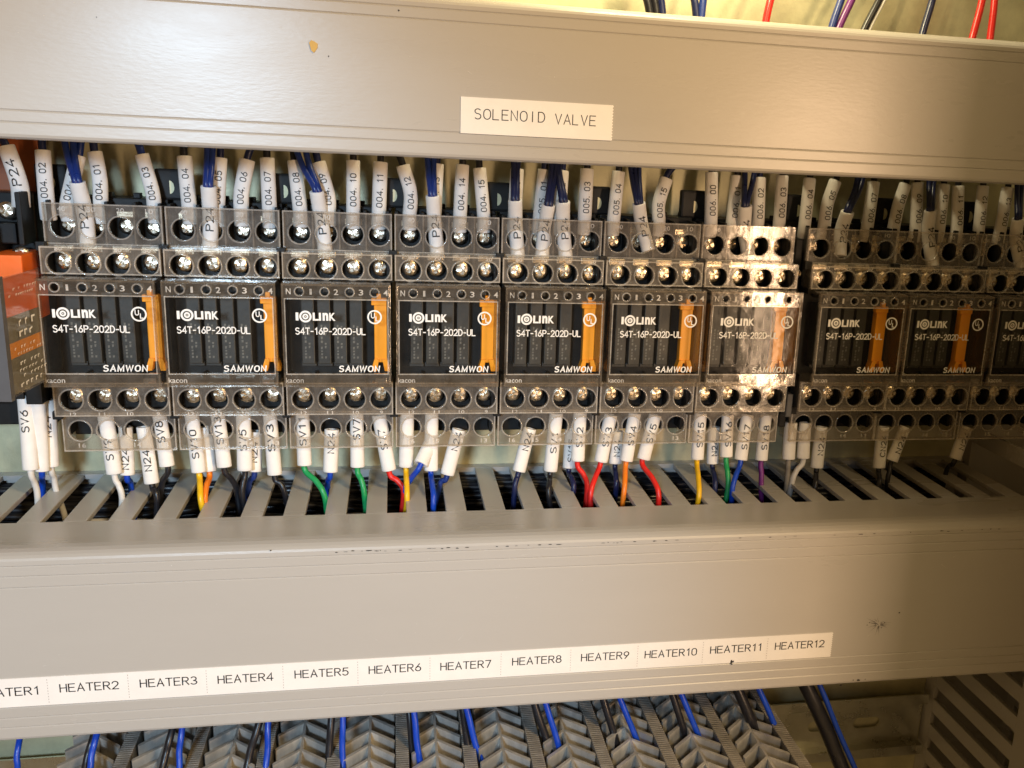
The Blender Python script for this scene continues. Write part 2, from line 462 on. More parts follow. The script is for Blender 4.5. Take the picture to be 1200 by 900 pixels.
# wear on the covers
mb = MB(); rnd = random.Random(3)
def speck(mb, x, z, w, h, y=327.9):
    n = 7; pts = []
    for k in range(n):
        a = 2 * math.pi * k / n; q = rnd.uniform(0.55, 1.1)
        pts.append((x + w / 2 * q * math.cos(a), y, z + h / 2 * q * math.sin(a)))
    mb.add(pts, [tuple(range(n))])
x = -20.0
while x < 250:
    if rnd.random() < 0.62: speck(mb, x, -138.6 + rnd.gauss(0, 0.12), rnd.uniform(0.4, 2.4), rnd.uniform(0.15, 0.5))
    x += rnd.uniform(0.8, 3.5) * (1 if x < 95 else 2.2)
for px, py, s_ in ((985, 803, 1.6), (1000, 797, 0.9), (1006, 797, 1.6), (1014, 796, 0.8), (330, 851, 0.7), (470, 838, 1.3), (505, 836, 1.1), (1092, 793, 0.7), (317, 645, 0.9)):
    q = atY(px, py, 327.9); speck(mb, q.x, q.z, s_, s_ * 0.6)
tag(build(mb, 'edge_wear', 'wear', lo_cover, LORG), kind='stuff')
mb = MB()
c = atY(1030, 731, 327.9)
for k in range(26):
    a = rnd.uniform(0, math.pi * 2); r0 = rnd.uniform(0.5, 2); r1 = r0 + rnd.uniform(0.8, 5.5); w = rnd.uniform(0.04, 0.10)
    d = Vector((math.cos(a), 0, math.sin(a) * 0.75)); n_ = Vector((-d.z, 0, d.x))
    mb.add([c + d * r0 + n_ * w, c + d * r0 - n_ * w, c + d * r1], [(0, 1, 2)])
for k in range(9): speck(mb, c.x + rnd.gauss(0, 2.4), c.z + rnd.gauss(0, 1.5), rnd.uniform(0.2, 0.8), rnd.uniform(0.2, 0.5))
speck(mb, c.x + 8.3, c.z + 4.4, 0.9, 0.8)
tag(build(mb, 'scuff', 'wear', lo_cover, LORG), kind='stuff')
mb = MB(); q = atY(367, 54, 327.6)
mb.extrude_xz([(q.x + dx, q.z + dz) for dx, dz in ((-1.2, .9), (-.5, 1.7), (.5, 1.3), (1.3, .8), (1.2, -.4), (.7, -1.2), (.1, -1.9), (-.6, -1.3), (-.9, -.2))], 327.5, 327.99); build(mb, 'paint_fleck', 'fleck', up_cover, UORG)
mb = MB()
for px, py, s_ in ((467, 12, 0.7), (385, 66, 0.5), (113, 20, 0.4)):
    q = atY(px, py, 327.9); speck(mb, q.x, q.z, s_, s_)
tag(build(mb, 'dirt_speck', 'wear', up_cover, UORG), kind='stuff')
for cv, og, za, zb_ in ((up_cover, UORG, -3, 42), (lo_cover, LORG, -203, -140)):
    mb = MB()
    for k in range(70):
        sx, sz = rnd.uniform(-140, 250), rnd.uniform(za, zb_)
        if rnd.random() < 0.75: speck(mb, sx, sz, rnd.uniform(0.12, 0.4), rnd.uniform(0.12, 0.35), 327.93)
        else:
            a = rnd.uniform(-0.9, 0.9); l_ = rnd.uniform(0.8, 4.5); d = Vector((math.cos(a), 0, math.sin(a))); n_ = Vector((-d.z, 0, d.x)) * 0.05
            p = Vector((sx, 327.93, sz)); mb.add([p - n_, p + d * l_, p + n_], [(0, 1, 2)])
    tag(build(mb, 'dust_and_scratches', 'dust', cv, og), kind='stuff')

# labels
def label_plate(name, pts_top, zt, zb, x0, x1, label, torn=True):
    org = (x0, 328, zb)
    mb = MB(); pr = [(x0, zb), (x1, zb)]
    n = 12
    if torn:
        for k in range(1, n * 2): pr.append((x1 + (0.28 if k % 2 else -0.1), zb + (zt - zb) * k / (n * 2)))
    pr += [(x1, zt), (x0, zt)]
    mb.extrude_xz(pr, 327.72, 327.98)
    o = build(mb, name, 'paper', None, org)
    return o, org
lab, org = label_plate('adhesive_label', None, 15.4, 4.2, 21.3, 70.8, '')
tag(lab, 'white tape label reading SOLENOID VALVE on the upper duct', 'label')
mb = MB()
flat_text(mb, 'SOLENOID', -0.004, 25.9 + 11.2, 327.66, 10.4, 22.8, 3.7)
flat_text(mb, 'VALVE', -0.004, 51.6 + 6.9, 327.66, 10.15, 13.6, 3.7)
build(mb, 'printed_text', 'ink', lab, org)
strip, org = label_plate('adhesive_label', None, -180.4, -191.1, -160, 170.8, '')
tag(strip, 'long white tape strip reading HEATER1 to HEATER12 on the lower duct', 'label')
hx = [-128.6, -103.1, -77.6, -52.1, -26.1, -0.3, 25.4, 51.9, 78.1, 104.1, 130.4, 157.2]
for k, xx in enumerate(hx):
    mb = MB(); flat_text(mb, 'HEATER%d' % (k + 1), 0.0, xx, 327.66, -185.2 + (0.3 if k % 3 else 0), 18.8 + (2.2 if k > 8 else 0), 3.5)
    build(mb, 'printed_text', 'ink', strip, org)
    if k:
        mb = MB(); xm = (hx[k - 1] + xx) / 2 - 0.3
        for j in range(9): mb.add([(xm - 0.09, 327.66, -181.3 - j * 1.05), (xm + 0.09, 327.66, -181.3 - j * 1.05), (xm + 0.09, 327.66, -181.8 - j * 1.05), (xm - 0.09, 327.66, -181.8 - j * 1.05)], [(0, 1, 2, 3)])
        build(mb, 'perforation', 'perf', strip, org)
mb = MB(); q = atY(857, 776, 327.6)
for dx, dz, w, h in ((0, 0, 0.9, 2.2), (0.7, 0.2, 1.2, 0.9), (0.3, -0.9, 0.7, 0.8)): speck(mb, q.x + dx, q.z + dz, w, h, 327.6)
build(mb, 'smudge', 'wear', strip, org)

# vertical duct at the right
VX, VTOP, VBOT = 271.6, -118.0, -400.0
org = (VX, PANEL, VBOT)
vd = empty('wire_duct', org); tag(vd, 'vertical grey slotted wire duct in the shaded lower right corner', 'wire duct')
for xx in (VX, VX + 48):
    mb = MB(); mb.box(xx, xx + 2, 405, PANEL - 0.2, VBOT, VTOP); build(mb, 'back_rim', 'duct', vd, org)
    mb = MB(); mb.box(xx, xx + 2, 330, 341, VBOT, VTOP if xx > VX else -206.5); build(mb, 'front_rim', 'duct', vd, org)
    mbf = MB(); mbf.box(0, 2, 341.02, 404.98, 0, 7.6, 0.35); fm = mbf.mesh('slat')
    z = VTOP - 7.6
    while z > VBOT:
        if not (-205.5 < z + 7.6 and z < -134 and xx == VX):
            o = link('slat', fm, 'duct', vd); o.location = (Vector((xx, 0, z)) - Vector(org)) * MM
        z -= 14.6
mb = MB(); mb.box(VX + 2.1, VX + 47.9, PANEL - 2.4, PANEL - 0.3, VBOT, VTOP); build(mb, 'back', 'duct', vd, org)
mb = MB(); mb.box(VX - 1, VX + 51, 327.6, 329.8, VBOT, -207, 0.5); build(mb, 'cover', 'duct', vd, org)

# ------------------------------------------------------------ DIN rails
def din_rail(zc, x0, x1, slots, label):
    org = (x0, PANEL, zc - 17.5)
    root = empty('din_rail', org); tag(root, label, 'mounting rail')
    pr = lambda s_: [(406.5, zc + s_ * 17.5), (407.5, zc + s_ * 17.5), (407.5, zc + s_ * 13.2), (412.9, zc + s_ * 13.2), (412.9, zc + s_ * 11.5), (406.5 + 5.4, zc + s_ * 11.5), (411.9, zc + s_ * 12.2), (406.5, zc + s_ * 12.2)]
    for s_ in (1, -1):
        mb = MB(); mb.prism(pr(s_), x0, x1); build(mb, 'flange', 'rail', root, org)
    mb = MB()
    # web with long slots
    xs = [x0] + [q for sx in slots for q in (sx, sx + 15)] + [x1]
    for i in range(0, len(xs), 2): mb.box(xs[i], xs[i + 1], 411.9, 412.9, zc - 11.5, zc + 11.5)
    for sx in slots:
        mb.box(sx, sx + 15, 411.9, 412.9, zc + 3.1, zc + 11.5); mb.box(sx, sx + 15, 411.9, 412.9, zc - 11.5, zc - 3.1)
        n = 8
        for e in (0, 1):
            cx = sx + (3.1 if e == 0 else 11.9); d = -1 if e == 0 else 1
            arc = [(cx + d * 3.1 * math.sin(math.pi * k / n), zc + 3.1 * math.cos(math.pi * k / n)) for k in range(n + 1)]
            edge = sx if e == 0 else sx + 15
            mb.extrude_xz(arc[:n // 2 + 1] + [(edge, zc + 3.1)], 411.9, 412.9)
            mb.extrude_xz(arc[n // 2:] + [(edge, zc - 3.1)], 411.9, 412.9)
    build(mb, 'web', 'rail', root, org)
    # pressed rim round the slots
    return root
din_rail(-70.0, -200, 262, [], 'galvanised mounting rail behind the relay modules')
din_rail(-279.8, -180, 270, [207.0, 232.0], 'slotted galvanised mounting rail in the lower right corner')

# ------------------------------------------------------------ relay modules
T1, T2, WF = 378.0, 371.0, 362.0       # front planes of outer rows, inner rows, window
HX = [6.3 + 9.55 * k for k in range(4)]
LX = [7.0 + 8.75 * k for k in range(4)]        # indicator holes
Z_TOP, Z_R1, Z_S12, Z_R2, Z_WT = -25.3, -33.4, -39.6, -45.4, -49.7
Z_WB, Z_R3, Z_S34, Z_R4, Z_BOT = -87.6, -94.6, -100.8, -108.0, -115.8
MORG = (0, PANEL, Z_BOT)
def holed_plate(mb, x0, x1, z0, z1, y, t, holes, rad, collar=0.0, cw=0.7, N=20):
    """plate in the x-z plane; holes = [(cx, cz)] side by side"""
    hs = sorted(holes)
    cuts = [x0] + [(hs[i][0] + hs[i + 1][0]) / 2 for i in range(len(hs) - 1)] + [x1]
    for i, (cx, cz) in enumerate(hs):
        a0, a1 = cuts[i], cuts[i + 1]
        angs = [2 * math.pi * k / N for k in range(N)] + [math.atan2(zz - cz, xx - cx) % (2 * math.pi) for xx in (a0, a1) for zz in (z0, z1)]
        angs = sorted(set(round(a, 5) for a in angs)); n = len(angs)
        def bnd(a):
            c_, s_ = math.cos(a), math.sin(a); t_ = 1e9
            if c_ > 1e-6: t_ = min(t_, (a1 - cx) / c_)
            if c_ < -1e-6: t_ = min(t_, (a0 - cx) / c_)
            if s_ > 1e-6: t_ = min(t_, (z1 - cz) / s_)
            if s_ < -1e-6: t_ = min(t_, (z0 - cz) / s_)
            return cx + c_ * t_, cz + s_ * t_
        rings = []
        rings.append([(*bnd(a), y) for a in angs])
        rings.append([(cx + rad * math.cos(a), cz + rad * math.sin(a), y) for a in angs])
        rings.append([(cx + rad * math.cos(a), cz + rad * math.sin(a), y + t) for a in angs])
        rings.append([(*bnd(a), y + t) for a in angs])
        vs = [(p[0], p[2], p[1]) for rg in rings for p in rg]
        fs = [(j * n + k, j * n + (k + 1) % n, (j + 1) * n + (k + 1) % n, (j + 1) * n + k) for j in range(len(rings) - 1) for k in range(n)]
        mb.add(vs, fs)
    mb.add([(x0, y, z0), (x1, y, z0), (x1, y + t, z0), (x0, y + t, z0), (x0, y, z1), (x1, y, z1), (x1, y + t, z1), (x0, y + t, z1)],
           [(0, 1, 2, 3), (4, 7, 6, 5), (0, 3, 7, 4), (1, 5, 6, 2)])

def screw_mesh():
    bm = bmesh.new()
    R, n, h = 3.1, 20, 1.7
    a_, w_ = 1.75, 0.34
    cross = [(w_, w_), (w_, a_), (-w_, a_), (-w_, w_), (-a_, w_), (-a_, -w_), (-w_, -w_), (-w_, -a_), (w_, -a_), (w_, -w_), (a_, -w_), (a_, w_)]
    top = -h
    oc = [bm.verts.new((2.1 * math.cos(2 * math.pi * k / n), top, 2.1 * math.sin(2 * math.pi * k / n))) for k in range(n)]
    cc = [bm.verts.new((x, top - 0.12, z)) for x, z in cross]
    es = [bm.edges.new((oc[k], oc[(k + 1) % n])) for k in range(n)] + [bm.edges.new((cc[k], cc[(k + 1) % 12])) for k in range(12)]
    bmesh.ops.triangle_fill(bm, edges=es, use_beauty=True, use_dissolve=False)
    # drop faces that landed inside the cross
    for f in list(bm.faces):
        if all(v in cc for v in f.verts):
            c_ = f.calc_center_median()
            if (abs(c_.x) < w_ and abs(c_.z) < a_) or (abs(c_.z) < w_ and abs(c_.x) < a_): bm.faces.remove(f)
    fl = [bm.verts.new((x * 0.7, top + 1.1, z * 0.7)) for x, z in cross]
    for k in range(12): bm.faces.new((cc[k], cc[(k + 1) % 12], fl[(k + 1) % 12], fl[k]))
    bm.faces.new(fl)
    prev = oc
    for rr, yy in ((2.65, top + 0.3), (R, top + 0.8), (R, 0.6)):
        cur = [bm.verts.new((rr * math.cos(2 * math.pi * k / n), yy, rr * math.sin(2 * math.pi * k / n))) for k in range(n)]
        for k in range(n): bm.faces.new((prev[k], prev[(k + 1) % n], cur[(k + 1) % n], cur[k]))
        prev = cur
    q = MB(); q.bm(bm)
    return q.mesh('screw')
SCREW = screw_mesh()
SCREW.materials.append(M['screw'])

def ring_flat(mb, cx, cz, r0, r1, y, n=28):
    vs = []
    for k in range(n):
        a = 2 * math.pi * k / n
        vs += [(cx + r0 * math.cos(a), y, cz + r0 * math.sin(a)), (cx + r1 * math.cos(a), y, cz + r1 * math.sin(a))]
    mb.add(vs, [(2 * k, 2 * k + 1, (2 * k + 3) % (2 * n), (2 * k + 2) % (2 * n)) for k in range(n)])

def rim_mesh(rad, w, h, n=22):
    q = MB(); prof = [(rad, -0.04), (rad, -h * 0.6), (rad + w * 0.3, -h), (rad + w * 0.75, -h), (rad + w, -h * 0.4), (rad + w, -0.04)]
    vs = [(r_ * math.cos(2 * math.pi * k / n), y_, r_ * math.sin(2 * math.pi * k / n)) for r_, y_ in prof for k in range(n)]
    q.add(vs, [(j * n + k, j * n + (k + 1) % n, (j + 1) * n + (k + 1) % n, (j + 1) * n + k) for j in range(len(prof) - 1) for k in range(n)], True)
    return q.mesh('hole_rim')
RIM, RIMS = rim_mesh(3.75, 0.6, 0.5), rim_mesh(1.35, 0.55, 0.45, 14)
def rims(par, me, pts):
    for x, y, z in pts:
        o = link('hole_rim', me, 'rim', par); o.location = (Vector((x, y, z)) - Vector(MORG)) * MM
GEO = {}
def module_geo():
    G = {}
    # black stepped base
    b_ = MB()
    b_.box(1.0, 39.4, 389.5, 405.5, Z_BOT + 3, Z_TOP + 1.6, 0.5)
    b_.box(1.2, 39.2, 381.5, 389.6, Z_S34 + 0.5, Z_S12 - 0.5, 0.4)
    for k in range(5):
        xx = 1.6 + k * 9.35 if k else 1.3
        xx = min(xx, 38.0)
        b_.box(xx - 0.5, xx + 0.6, 381.0, 389.6, Z_S12, Z_TOP + 0.6, 0.2)
        b_.box(xx - 0.5, xx + 0.6, 381.0, 389.6, Z_BOT + 5, Z_S34, 0.2)
        b_.box(xx - 0.45, xx + 0.55, 374.2, 381.6, Z_WT - 2, Z_S12 - 1.0, 0.2)
        b_.box(xx - 0.45, xx + 0.55, 374.2, 381.6, Z_S34 + 1.0, Z_WB + 2, 0.2)
    for xx in (7, 17.5, 27, 35): b_.box(xx, xx + 2.4, 392, 396, Z_TOP + 1.5, Z_TOP + 3.4, 0.3)
    G['base'] = b_.mesh('base', MORG)
    # hook tab at the left boundary, with its half-round opening
    t_ = MB()
    t_.box(-5.2, 5.2, 391, 395, Z_TOP + 1.4, Z_TOP + 12.5, 0.9)
    G['mounting_tab'] = t_.mesh('mounting_tab', MORG)
    s_ = MB()
    arc = [(1.6 * math.cos(a), Z_TOP + 6 + 2.4 * math.sin(a)) for a in [-math.pi / 2 + math.pi * k / 8 for k in range(9)]]
    s_.extrude_xz(arc, 390.7, 391.2); G['tab_slot'] = s_.mesh('tab_slot', MORG)
    # upper clear cover
    c_ = MB()
    holed_plate(c_, 0.5, 39.6, Z_S12, Z_TOP, T1, 1.1, [(x, Z_R1) for x in HX], 3.75)
    c_.box(0.5, 39.6, T2 + 1.15, T1 - 0.05, Z_S12 - 1.0, Z_S12 - 0.02)
    holed_plate(c_, 0.5, 39.6, Z_WT + 0.3, Z_S12 - 0.05, T2, 1.1, [(x, Z_R2) for x in HX], 3.75)
    for xx in (0.5, 38.7): c_.box(xx + 0.01, xx + 0.89, T1 + 1.12, 389, Z_S12, Z_TOP); c_.box(xx + 0.01, xx + 0.89, T2 + 1.12, 381, Z_WT + 0.3, Z_S12 - 1.02)
    for k in range(5):
        xx = (0.9, 11.1, 20.6, 30.2, 39.0)[k]
        c_.box(xx - 0.3, xx + 0.3, T1 - 0.5, T1 - 0.02, Z_S12 + 0.1, Z_TOP - 0.1)
    G['upper_cover'] = c_.mesh('upper_cover', MORG)
    # lower clear cover
    c_ = MB()
    holed_plate(c_, 0.5, 39.6, Z_S34 + 0.05, Z_WB - 0.3, T2, 1.1, [(x, Z_R3) for x in HX], 3.75)
    c_.box(0.5, 39.6, T2 + 1.15, T1 - 0.05, Z_S34 + 0.02, Z_S34 + 1.0)
    holed_plate(c_, 0.5, 39.6, Z_BOT, Z_S34, T1, 1.1, [(x, Z_R4) for x in HX], 3.75)
    for xx in (0.5, 38.7): c_.box(xx + 0.01, xx + 0.89, T1 + 1.12, 389, Z_BOT, Z_S34); c_.box(xx + 0.01, xx + 0.89, T2 + 1.12, 381, Z_S34 + 1.02, Z_WB - 0.3)
    c_.box(0.5, 39.6, T1 - 0.6, T1 - 0.02, Z_BOT + 0.02, Z_BOT + 0.7)
    G['lower_cover'] = c_.mesh('lower_cover', MORG)
    # window cover: lamp strip, lower strip, edges
    zl = Z_WT - 5.6; zb = Z_WB + 4.9
    c_ = MB()
    holed_plate(c_, 0.9, 38.9, zl, Z_WT, WF, 1.2, [(x, Z_WT - 2.9) for x in LX], 1.35, 0.0, 0.65, 14)
    c_.box(0.9, 38.9, WF, WF + 1.2, Z_WB, zb)
    c_.box(0.9, 38.9, WF + 1.22, 381, Z_WT - 1.1, Z_WT - 0.01)          # top
    c_.box(0.9, 38.9, WF + 1.22, 381, Z_WB + 0.01, Z_WB + 1.1)          # bottom
    for xx in (0.9, 38.2): c_.box(xx, xx + 0.7, WF - 0.6, WF - 0.02, Z_WB + 0.1, Z_WT - 0.1, 0.15)
    c_.box(0.9, 38.9, WF - 0.5, WF - 0.02, Z_WT - 0.7, Z_WT - 0.05, 0.15)
    c_.box(0.9, 38.9, WF - 0.4, WF - 0.02, Z_WB + 0.05, Z_WB + 0.6, 0.12)
    c_.box(33.2, 37.4, WF - 0.5, WF - 0.02, Z_WB + 1.5, Z_WB + 3.2, 0.2)
    G['window_frame'] = c_.mesh('window_frame', MORG)
    c_ = MB(); c_.box(1.62, 38.18, WF + 0.15, WF + 1.1, zb + 0.02, zl - 0.02)
    for xx in (0.9, 37.9): c_.box(xx, xx + 1.0, WF + 1.22, 380, Z_WB + 1.12, Z_WT - 1.12)
    G['window_pane'] = c_.mesh('window_pane', MORG)
    # white print
    y = WF + 0.06
    zc = -61.6
    p_ = MB()
    flat_text(p_, 'I', 0.035, 6.05, y, zc, 0.95, 2.9)
    flat_text(p_, 'LI', 0.035, 12.9, y, zc, 2.9, 2.9)
    flat_text(p_, 'n', 0.045, 15.9, y, zc, 2.0, 2.9)
    flat_text(p_, 'K', 0.035, 18.3, y, zc, 2.2, 2.9)
    ring_flat(p_, 8.95, zc, 1.45, 2.15, y); ring_flat(p_, 8.95, zc, 0.45, 1.05, y)
    ring_flat(p_, 8.95, zc, 0.02, 0.22, y, 8)
    G['logo'] = p_.mesh('logo', MORG)
    p_ = MB(); flat_text(p_, 'S4T-16P-202D-UL', 0.014, 17.6, y, zc - 5.2, 24.6, 2.9); G['model_number'] = p_.mesh('model_number', MORG)
    p_ = MB(); flat_text(p_, 'SAMWON', 0.03, 27.6, y, zc - 19.2, 14.6, 3.0, 0.12); G['brand_print'] = p_.mesh('brand_print', MORG)
    p_ = MB(); ring_flat(p_, 33.2, zc + 0.1, 2.05, 2.6, y)
    flat_text(p_, 'U', 0.02, 32.6, y, zc + 0.6, 1.4, 2.0); flat_text(p_, 'L', 0.02, 34.05, y, zc - 0.55, 1.1, 1.8)
    G['approval_mark'] = p_.mesh('approval_mark', MORG)
    # embossed figures
    p_ = MB()
    for x, st in zip(HX, ('40', '30', '20', '10')): flat_text(p_, st, 0.01, x + 0.3, T1 - 0.06, Z_TOP - 2.1, 2.6, 1.7)
    for x, st in zip(HX, ('80', '70', '60', '50')): flat_text(p_, st, 0.01, x + 0.3, T2 - 0.06, Z_S12 - 0.9, 2.4, 1.3)
    G['upper_numbers'] = p_.mesh('embossed_numbers', MORG); p_ = MB()
    for x, st in zip(HX, ('12', '11', '10', '9')): flat_text(p_, st, 0.01, x + 0.3, T2 - 0.06, Z_S34 + 0.95, 1.2 if st == '9' else 2.2, 1.3)
    for x, st in zip(HX, ('16', '15', '14', '13')): flat_text(p_, st, 0.01, x + 0.3, T1 - 0.06, Z_BOT + 2.1, 2.5, 1.7)
    G['lower_numbers'] = p_.mesh('embossed_numbers', MORG); p_ = MB()
    for x, st in zip([3.0] + [q + 3.7 for q in LX], ('N', '1', '2', '3', '4')): flat_text(p_, st, 0.01, x + 0.3, WF - 0.06, Z_WT - 2.9, 0.8 if st == '1' else 1.6, 2.1)
    flat_text(p_, 'kacon', 0.01, 4.6, WF - 0.06, Z_WB + 2.5, 6.2, 1.9)
    G['window_numbers'] = p_.mesh('embossed_numbers', MORG)
    def ring_frame(x0, x1, z0, z1, y, w, h):
        q = MB(); o_ = [(x0, z0), (x1, z0), (x1, z1), (x0, z1)]; i_ = [(x0 + w, z0 + w), (x1 - w, z0 + w), (x1 - w, z1 - w), (x0 + w, z1 - w)]
        q.add([(x, y_, z) for y_ in (y - h, y - 0.03) for pl in (o_, i_) for x, z in pl],
              [(k, (k + 1) % 4, 4 + (k + 1) % 4, 4 + k) for k in range(4)] + [(8 + k, 12 + k, 12 + (k + 1) % 4, 8 + (k + 1) % 4) for k in range(4)] +
              [(k, 8 + k, 8 + (k + 1) % 4, (k + 1) % 4) for k in range(4)] + [(4 + k, 4 + (k + 1) % 4, 12 + (k + 1) % 4, 12 + k) for k in range(4)])
        return q.mesh('edge_highlight', MORG)
    G['edges'] = {'upper_cover': [ring_frame(0.55, 39.55, Z_S12 + 0.05, Z_TOP - 0.05, T1 - 0.5, 0.45, 0.35), ring_frame(0.55, 39.55, Z_WT + 0.5, Z_S12 - 0.2, T2, 0.45, 0.4)],  # thin pale frames added to imitate highlights along the cover edges
                  'lower_cover': [ring_frame(0.55, 39.55, Z_S34 + 0.2, Z_WB - 0.5, T2, 0.45, 0.4), ring_frame(0.55, 39.55, Z_BOT + 0.05, Z_S34 - 0.05, T1 - 0.6, 0.45, 0.3)],
                  'window_frame': [ring_frame(1.7, 38.1, Z_WB + 4.6, Z_WT - 5.3, WF, 0.4, 0.3)]}
    # link clips on the left boundary
    p_ = MB(); p_.box(-1.6, 1.5, 374.0, 377.0, Z_S12 - 2.2, Z_S12 + 1.0, 0.3); G['link_clip_a'] = p_.mesh('link_clip', MORG)
    p_ = MB(); p_.box(-1.6, 1.5, 374.5, 377.5, Z_S34 - 2.0, Z_S34 + 1.0, 0.3); G['link_clip_b'] = p_.mesh('link_clip', MORG)
    # slim relay
    p_ = MB(); p_.box(-2.35, 2.35, 374.6, 382, Z_WB + 5.8, Z_WT - 6.3, 0.35); p_.box(-2.7, 2.7, 376.5, 383, Z_WB + 4.6, Z_WB + 6.2, 0.2)
    G['relay'] = p_.mesh('relay', MORG)
    p_ = MB()
    rr = random.Random(11)
    for cx in (-0.9, 0.5):
        z = Z_WB + 8
        while z < Z_WB + 20:
            h_ = rr.uniform(0.5, 1.1)
            if rr.random() < 0.8: p_.add([(cx - 0.35, 374.54, z), (cx + 0.35 * rr.uniform(0.2, 1), 374.54, z), (cx + 0.35, 374.54, z + h_), (cx - 0.35, 374.54, z + h_)], [(0, 1, 2, 3)])
            z += h_ + 0.45
    G['relay_print'] = p_.mesh('relay_print', MORG)
    # orange ejector lever
    p_ = MB()
    zt, zb2 = -56.4, -84.2
    p_.box(33.0, 37.6, 374.4, 378, zb2 + 3.2, zt - 0.6, 0.3)
    p_.box(32.0, 37.6, 373.6, 376.5, zt - 2.6, zt, 0.3)
    p_.box(34.0, 35.6, 372.6, 375.0, zt - 0.3, zt + 1.8, 0.25)
    for sx in (-1, 1): p_.extrude_xz([(35.3 + sx * 0.6, zb2 + 4.6), (35.3 + sx * 2.3, zb2 + 4.6), (35.3 + sx * 3.2, zb2 + 1.6), (35.3 + sx * 3.2, zb2), (35.3 + sx * 1.5, zb2), (35.3 + sx * 1.1, zb2 + 2.0)], 373.4, 377.5)
    G['lever'] = p_.mesh('lever', MORG)
    p_ = MB(); p_.box(-3.3, 3.3, -1.0, 0.2, 3.0, 5.4, 0.3); p_.box(-2.6, 2.6, -1.6, -1.0, 3.4, 4.6, 0.2); G['clamp_plate'] = p_.mesh('clamp_plate')
    # little lamp behind each hole of the strip
    p_ = MB(); p_.box(-1.0, 1.0, 368, 381, Z_WT - 4.0, Z_WT - 1.9, 0.3); G['lamp'] = p_.mesh('lamp', MORG)
    return G
GEO = module_geo()
PLAIN = {'base': 'black', 'mounting_tab': 'black', 'upper_cover': 'clear', 'lower_cover': 'clear', 'window_frame': 'frame', 'window_pane': 'pane',
         'logo': 'white', 'model_number': 'white', 'brand_print': 'white', 'approval_mark': 'white', 'lever': 'orange'}
def make_module(x0, film, label, idx):
    org = (x0, PANEL, Z_BOT)
    root = empty('relay_module', org)
    tag(root, label, 'relay module', 'relay modules in a row on the rail')
    rr = random.Random(100 + idx)
    pane = None
    for nm, mt in PLAIN.items():
        me = GEO[nm]
        if film and nm in ('upper_cover', 'lower_cover', 'window_frame', 'window_pane'):
            me = me.copy(); me.materials.clear()
            mt = 'filmpane' if nm == 'window_pane' else 'film'
        par = root
        if nm in ('logo', 'model_number', 'brand_print', 'approval_mark'): par = pane
        o = link(nm, me, mt, par)
        if nm == 'window_pane': pane = o
        if nm in ('upper_cover', 'lower_cover', 'window_frame'): tag(link('embossed_numbers', GEO[nm.split('_')[0] + '_numbers'], 'emboss', o), kind='stuff')
        for e_ in GEO['edges'].get(nm, []): link('edge_highlight', e_, 'rim', o)
        if nm == 'upper_cover': rims(o, RIM, [(x, T1, Z_R1) for x in HX] + [(x, T2, Z_R2) for x in HX])
        if nm == 'lower_cover': rims(o, RIM, [(x, T2, Z_R3) for x in HX] + [(x, T1, Z_R4) for x in HX])
        if nm == 'window_frame': rims(o, RIMS, [(x, WF, Z_WT - 2.9) for x in LX])
        if nm == 'mounting_tab': link('tab_slot', GEO['tab_slot'], 'panel', o)
        if nm == 'lever': o.location.x = rr.uniform(-0.3, 0.3) * MM
    for k in ('link_clip_a', 'link_clip_b'): link('link_clip', GEO[k], 'black', root)
    for k in range(4):
        o = link('relay', GEO['relay'], 'relay', root); o.location = ((8.6 + 5.85 * k) * MM, 0, 0)
        link('relay_print', GEO['relay_print'], 'relayprint', o)
        o = link('lamp', GEO['lamp'], 'relay', root); o.location = (LX[k] * MM, 0, 0)
    for z, y in ((Z_R1 - 0.2, 388.0), (Z_R2 + 0.2, 378.6), (Z_R3 + 0.4, 378.6)):
        for x in HX:
            if z > Z_WB: o = link('clamp_plate', GEO['clamp_plate'], 'screw', root); o.location = (Vector((x, y, z)) - Vector(MORG)) * MM
            o = link('screw', SCREW, None, root)
            o.location = (Vector((x + rr.uniform(-0.25, 0.25), y, z + rr.uniform(-0.25, 0.25))) - Vector(MORG)) * MM
            o.rotation_euler = (rr.uniform(-0.05, 0.05), rr.uniform(0, 3.14), rr.uniform(-0.05, 0.05))
    return root
MODX = [-120, -80, -40, 0, 40, 80, 120, 165.2, 204.3, 244.6]
ORD = ['leftmost clear relay module, beside the orange terminal block', 'second clear relay module from the left', 'third clear relay module from the left, under sleeves 004. 08 to 004. 11',
       'fourth clear relay module from the left, under sleeves 004. 12 to 004. 15', 'fifth clear relay module from the left, under the 005. 00 to 005. 03 sleeves',
       'sixth clear relay module from the left, under sleeve 005. 15', 'relay module covered in glare, seventh from the left, just before the shade',
       'first relay module in the shade, third from the right', 'second relay module from the right, in the shade', 'rightmost relay module, cut off by the picture edge']
for i, (x, l) in enumerate(zip(MODX, ORD)): make_module(x, False, l, i)

# end stop between seventh and eighth module
org = (160.6, PANEL, -110)
es = empty('end_bracket', org); tag(es, 'narrow dark end bracket between the seventh and eighth relay modules', 'bracket')
mb = MB(); mb.box(161.2, 164.6, 380, 406, -110, -30, 0.6); build(mb, 'body', 'black', es, org)
mb = MB(); mb.box(161.6, 164.2, 374, 380, -104, -94, 0.5); build(mb, 'clamp', 'slate', es, org)
o = link('screw', SCREW, None, es); o.location = (Vector((162.9, 379.5, -44)) - Vector(org)) * MM; o.scale = (0.5, 1, 0.5)

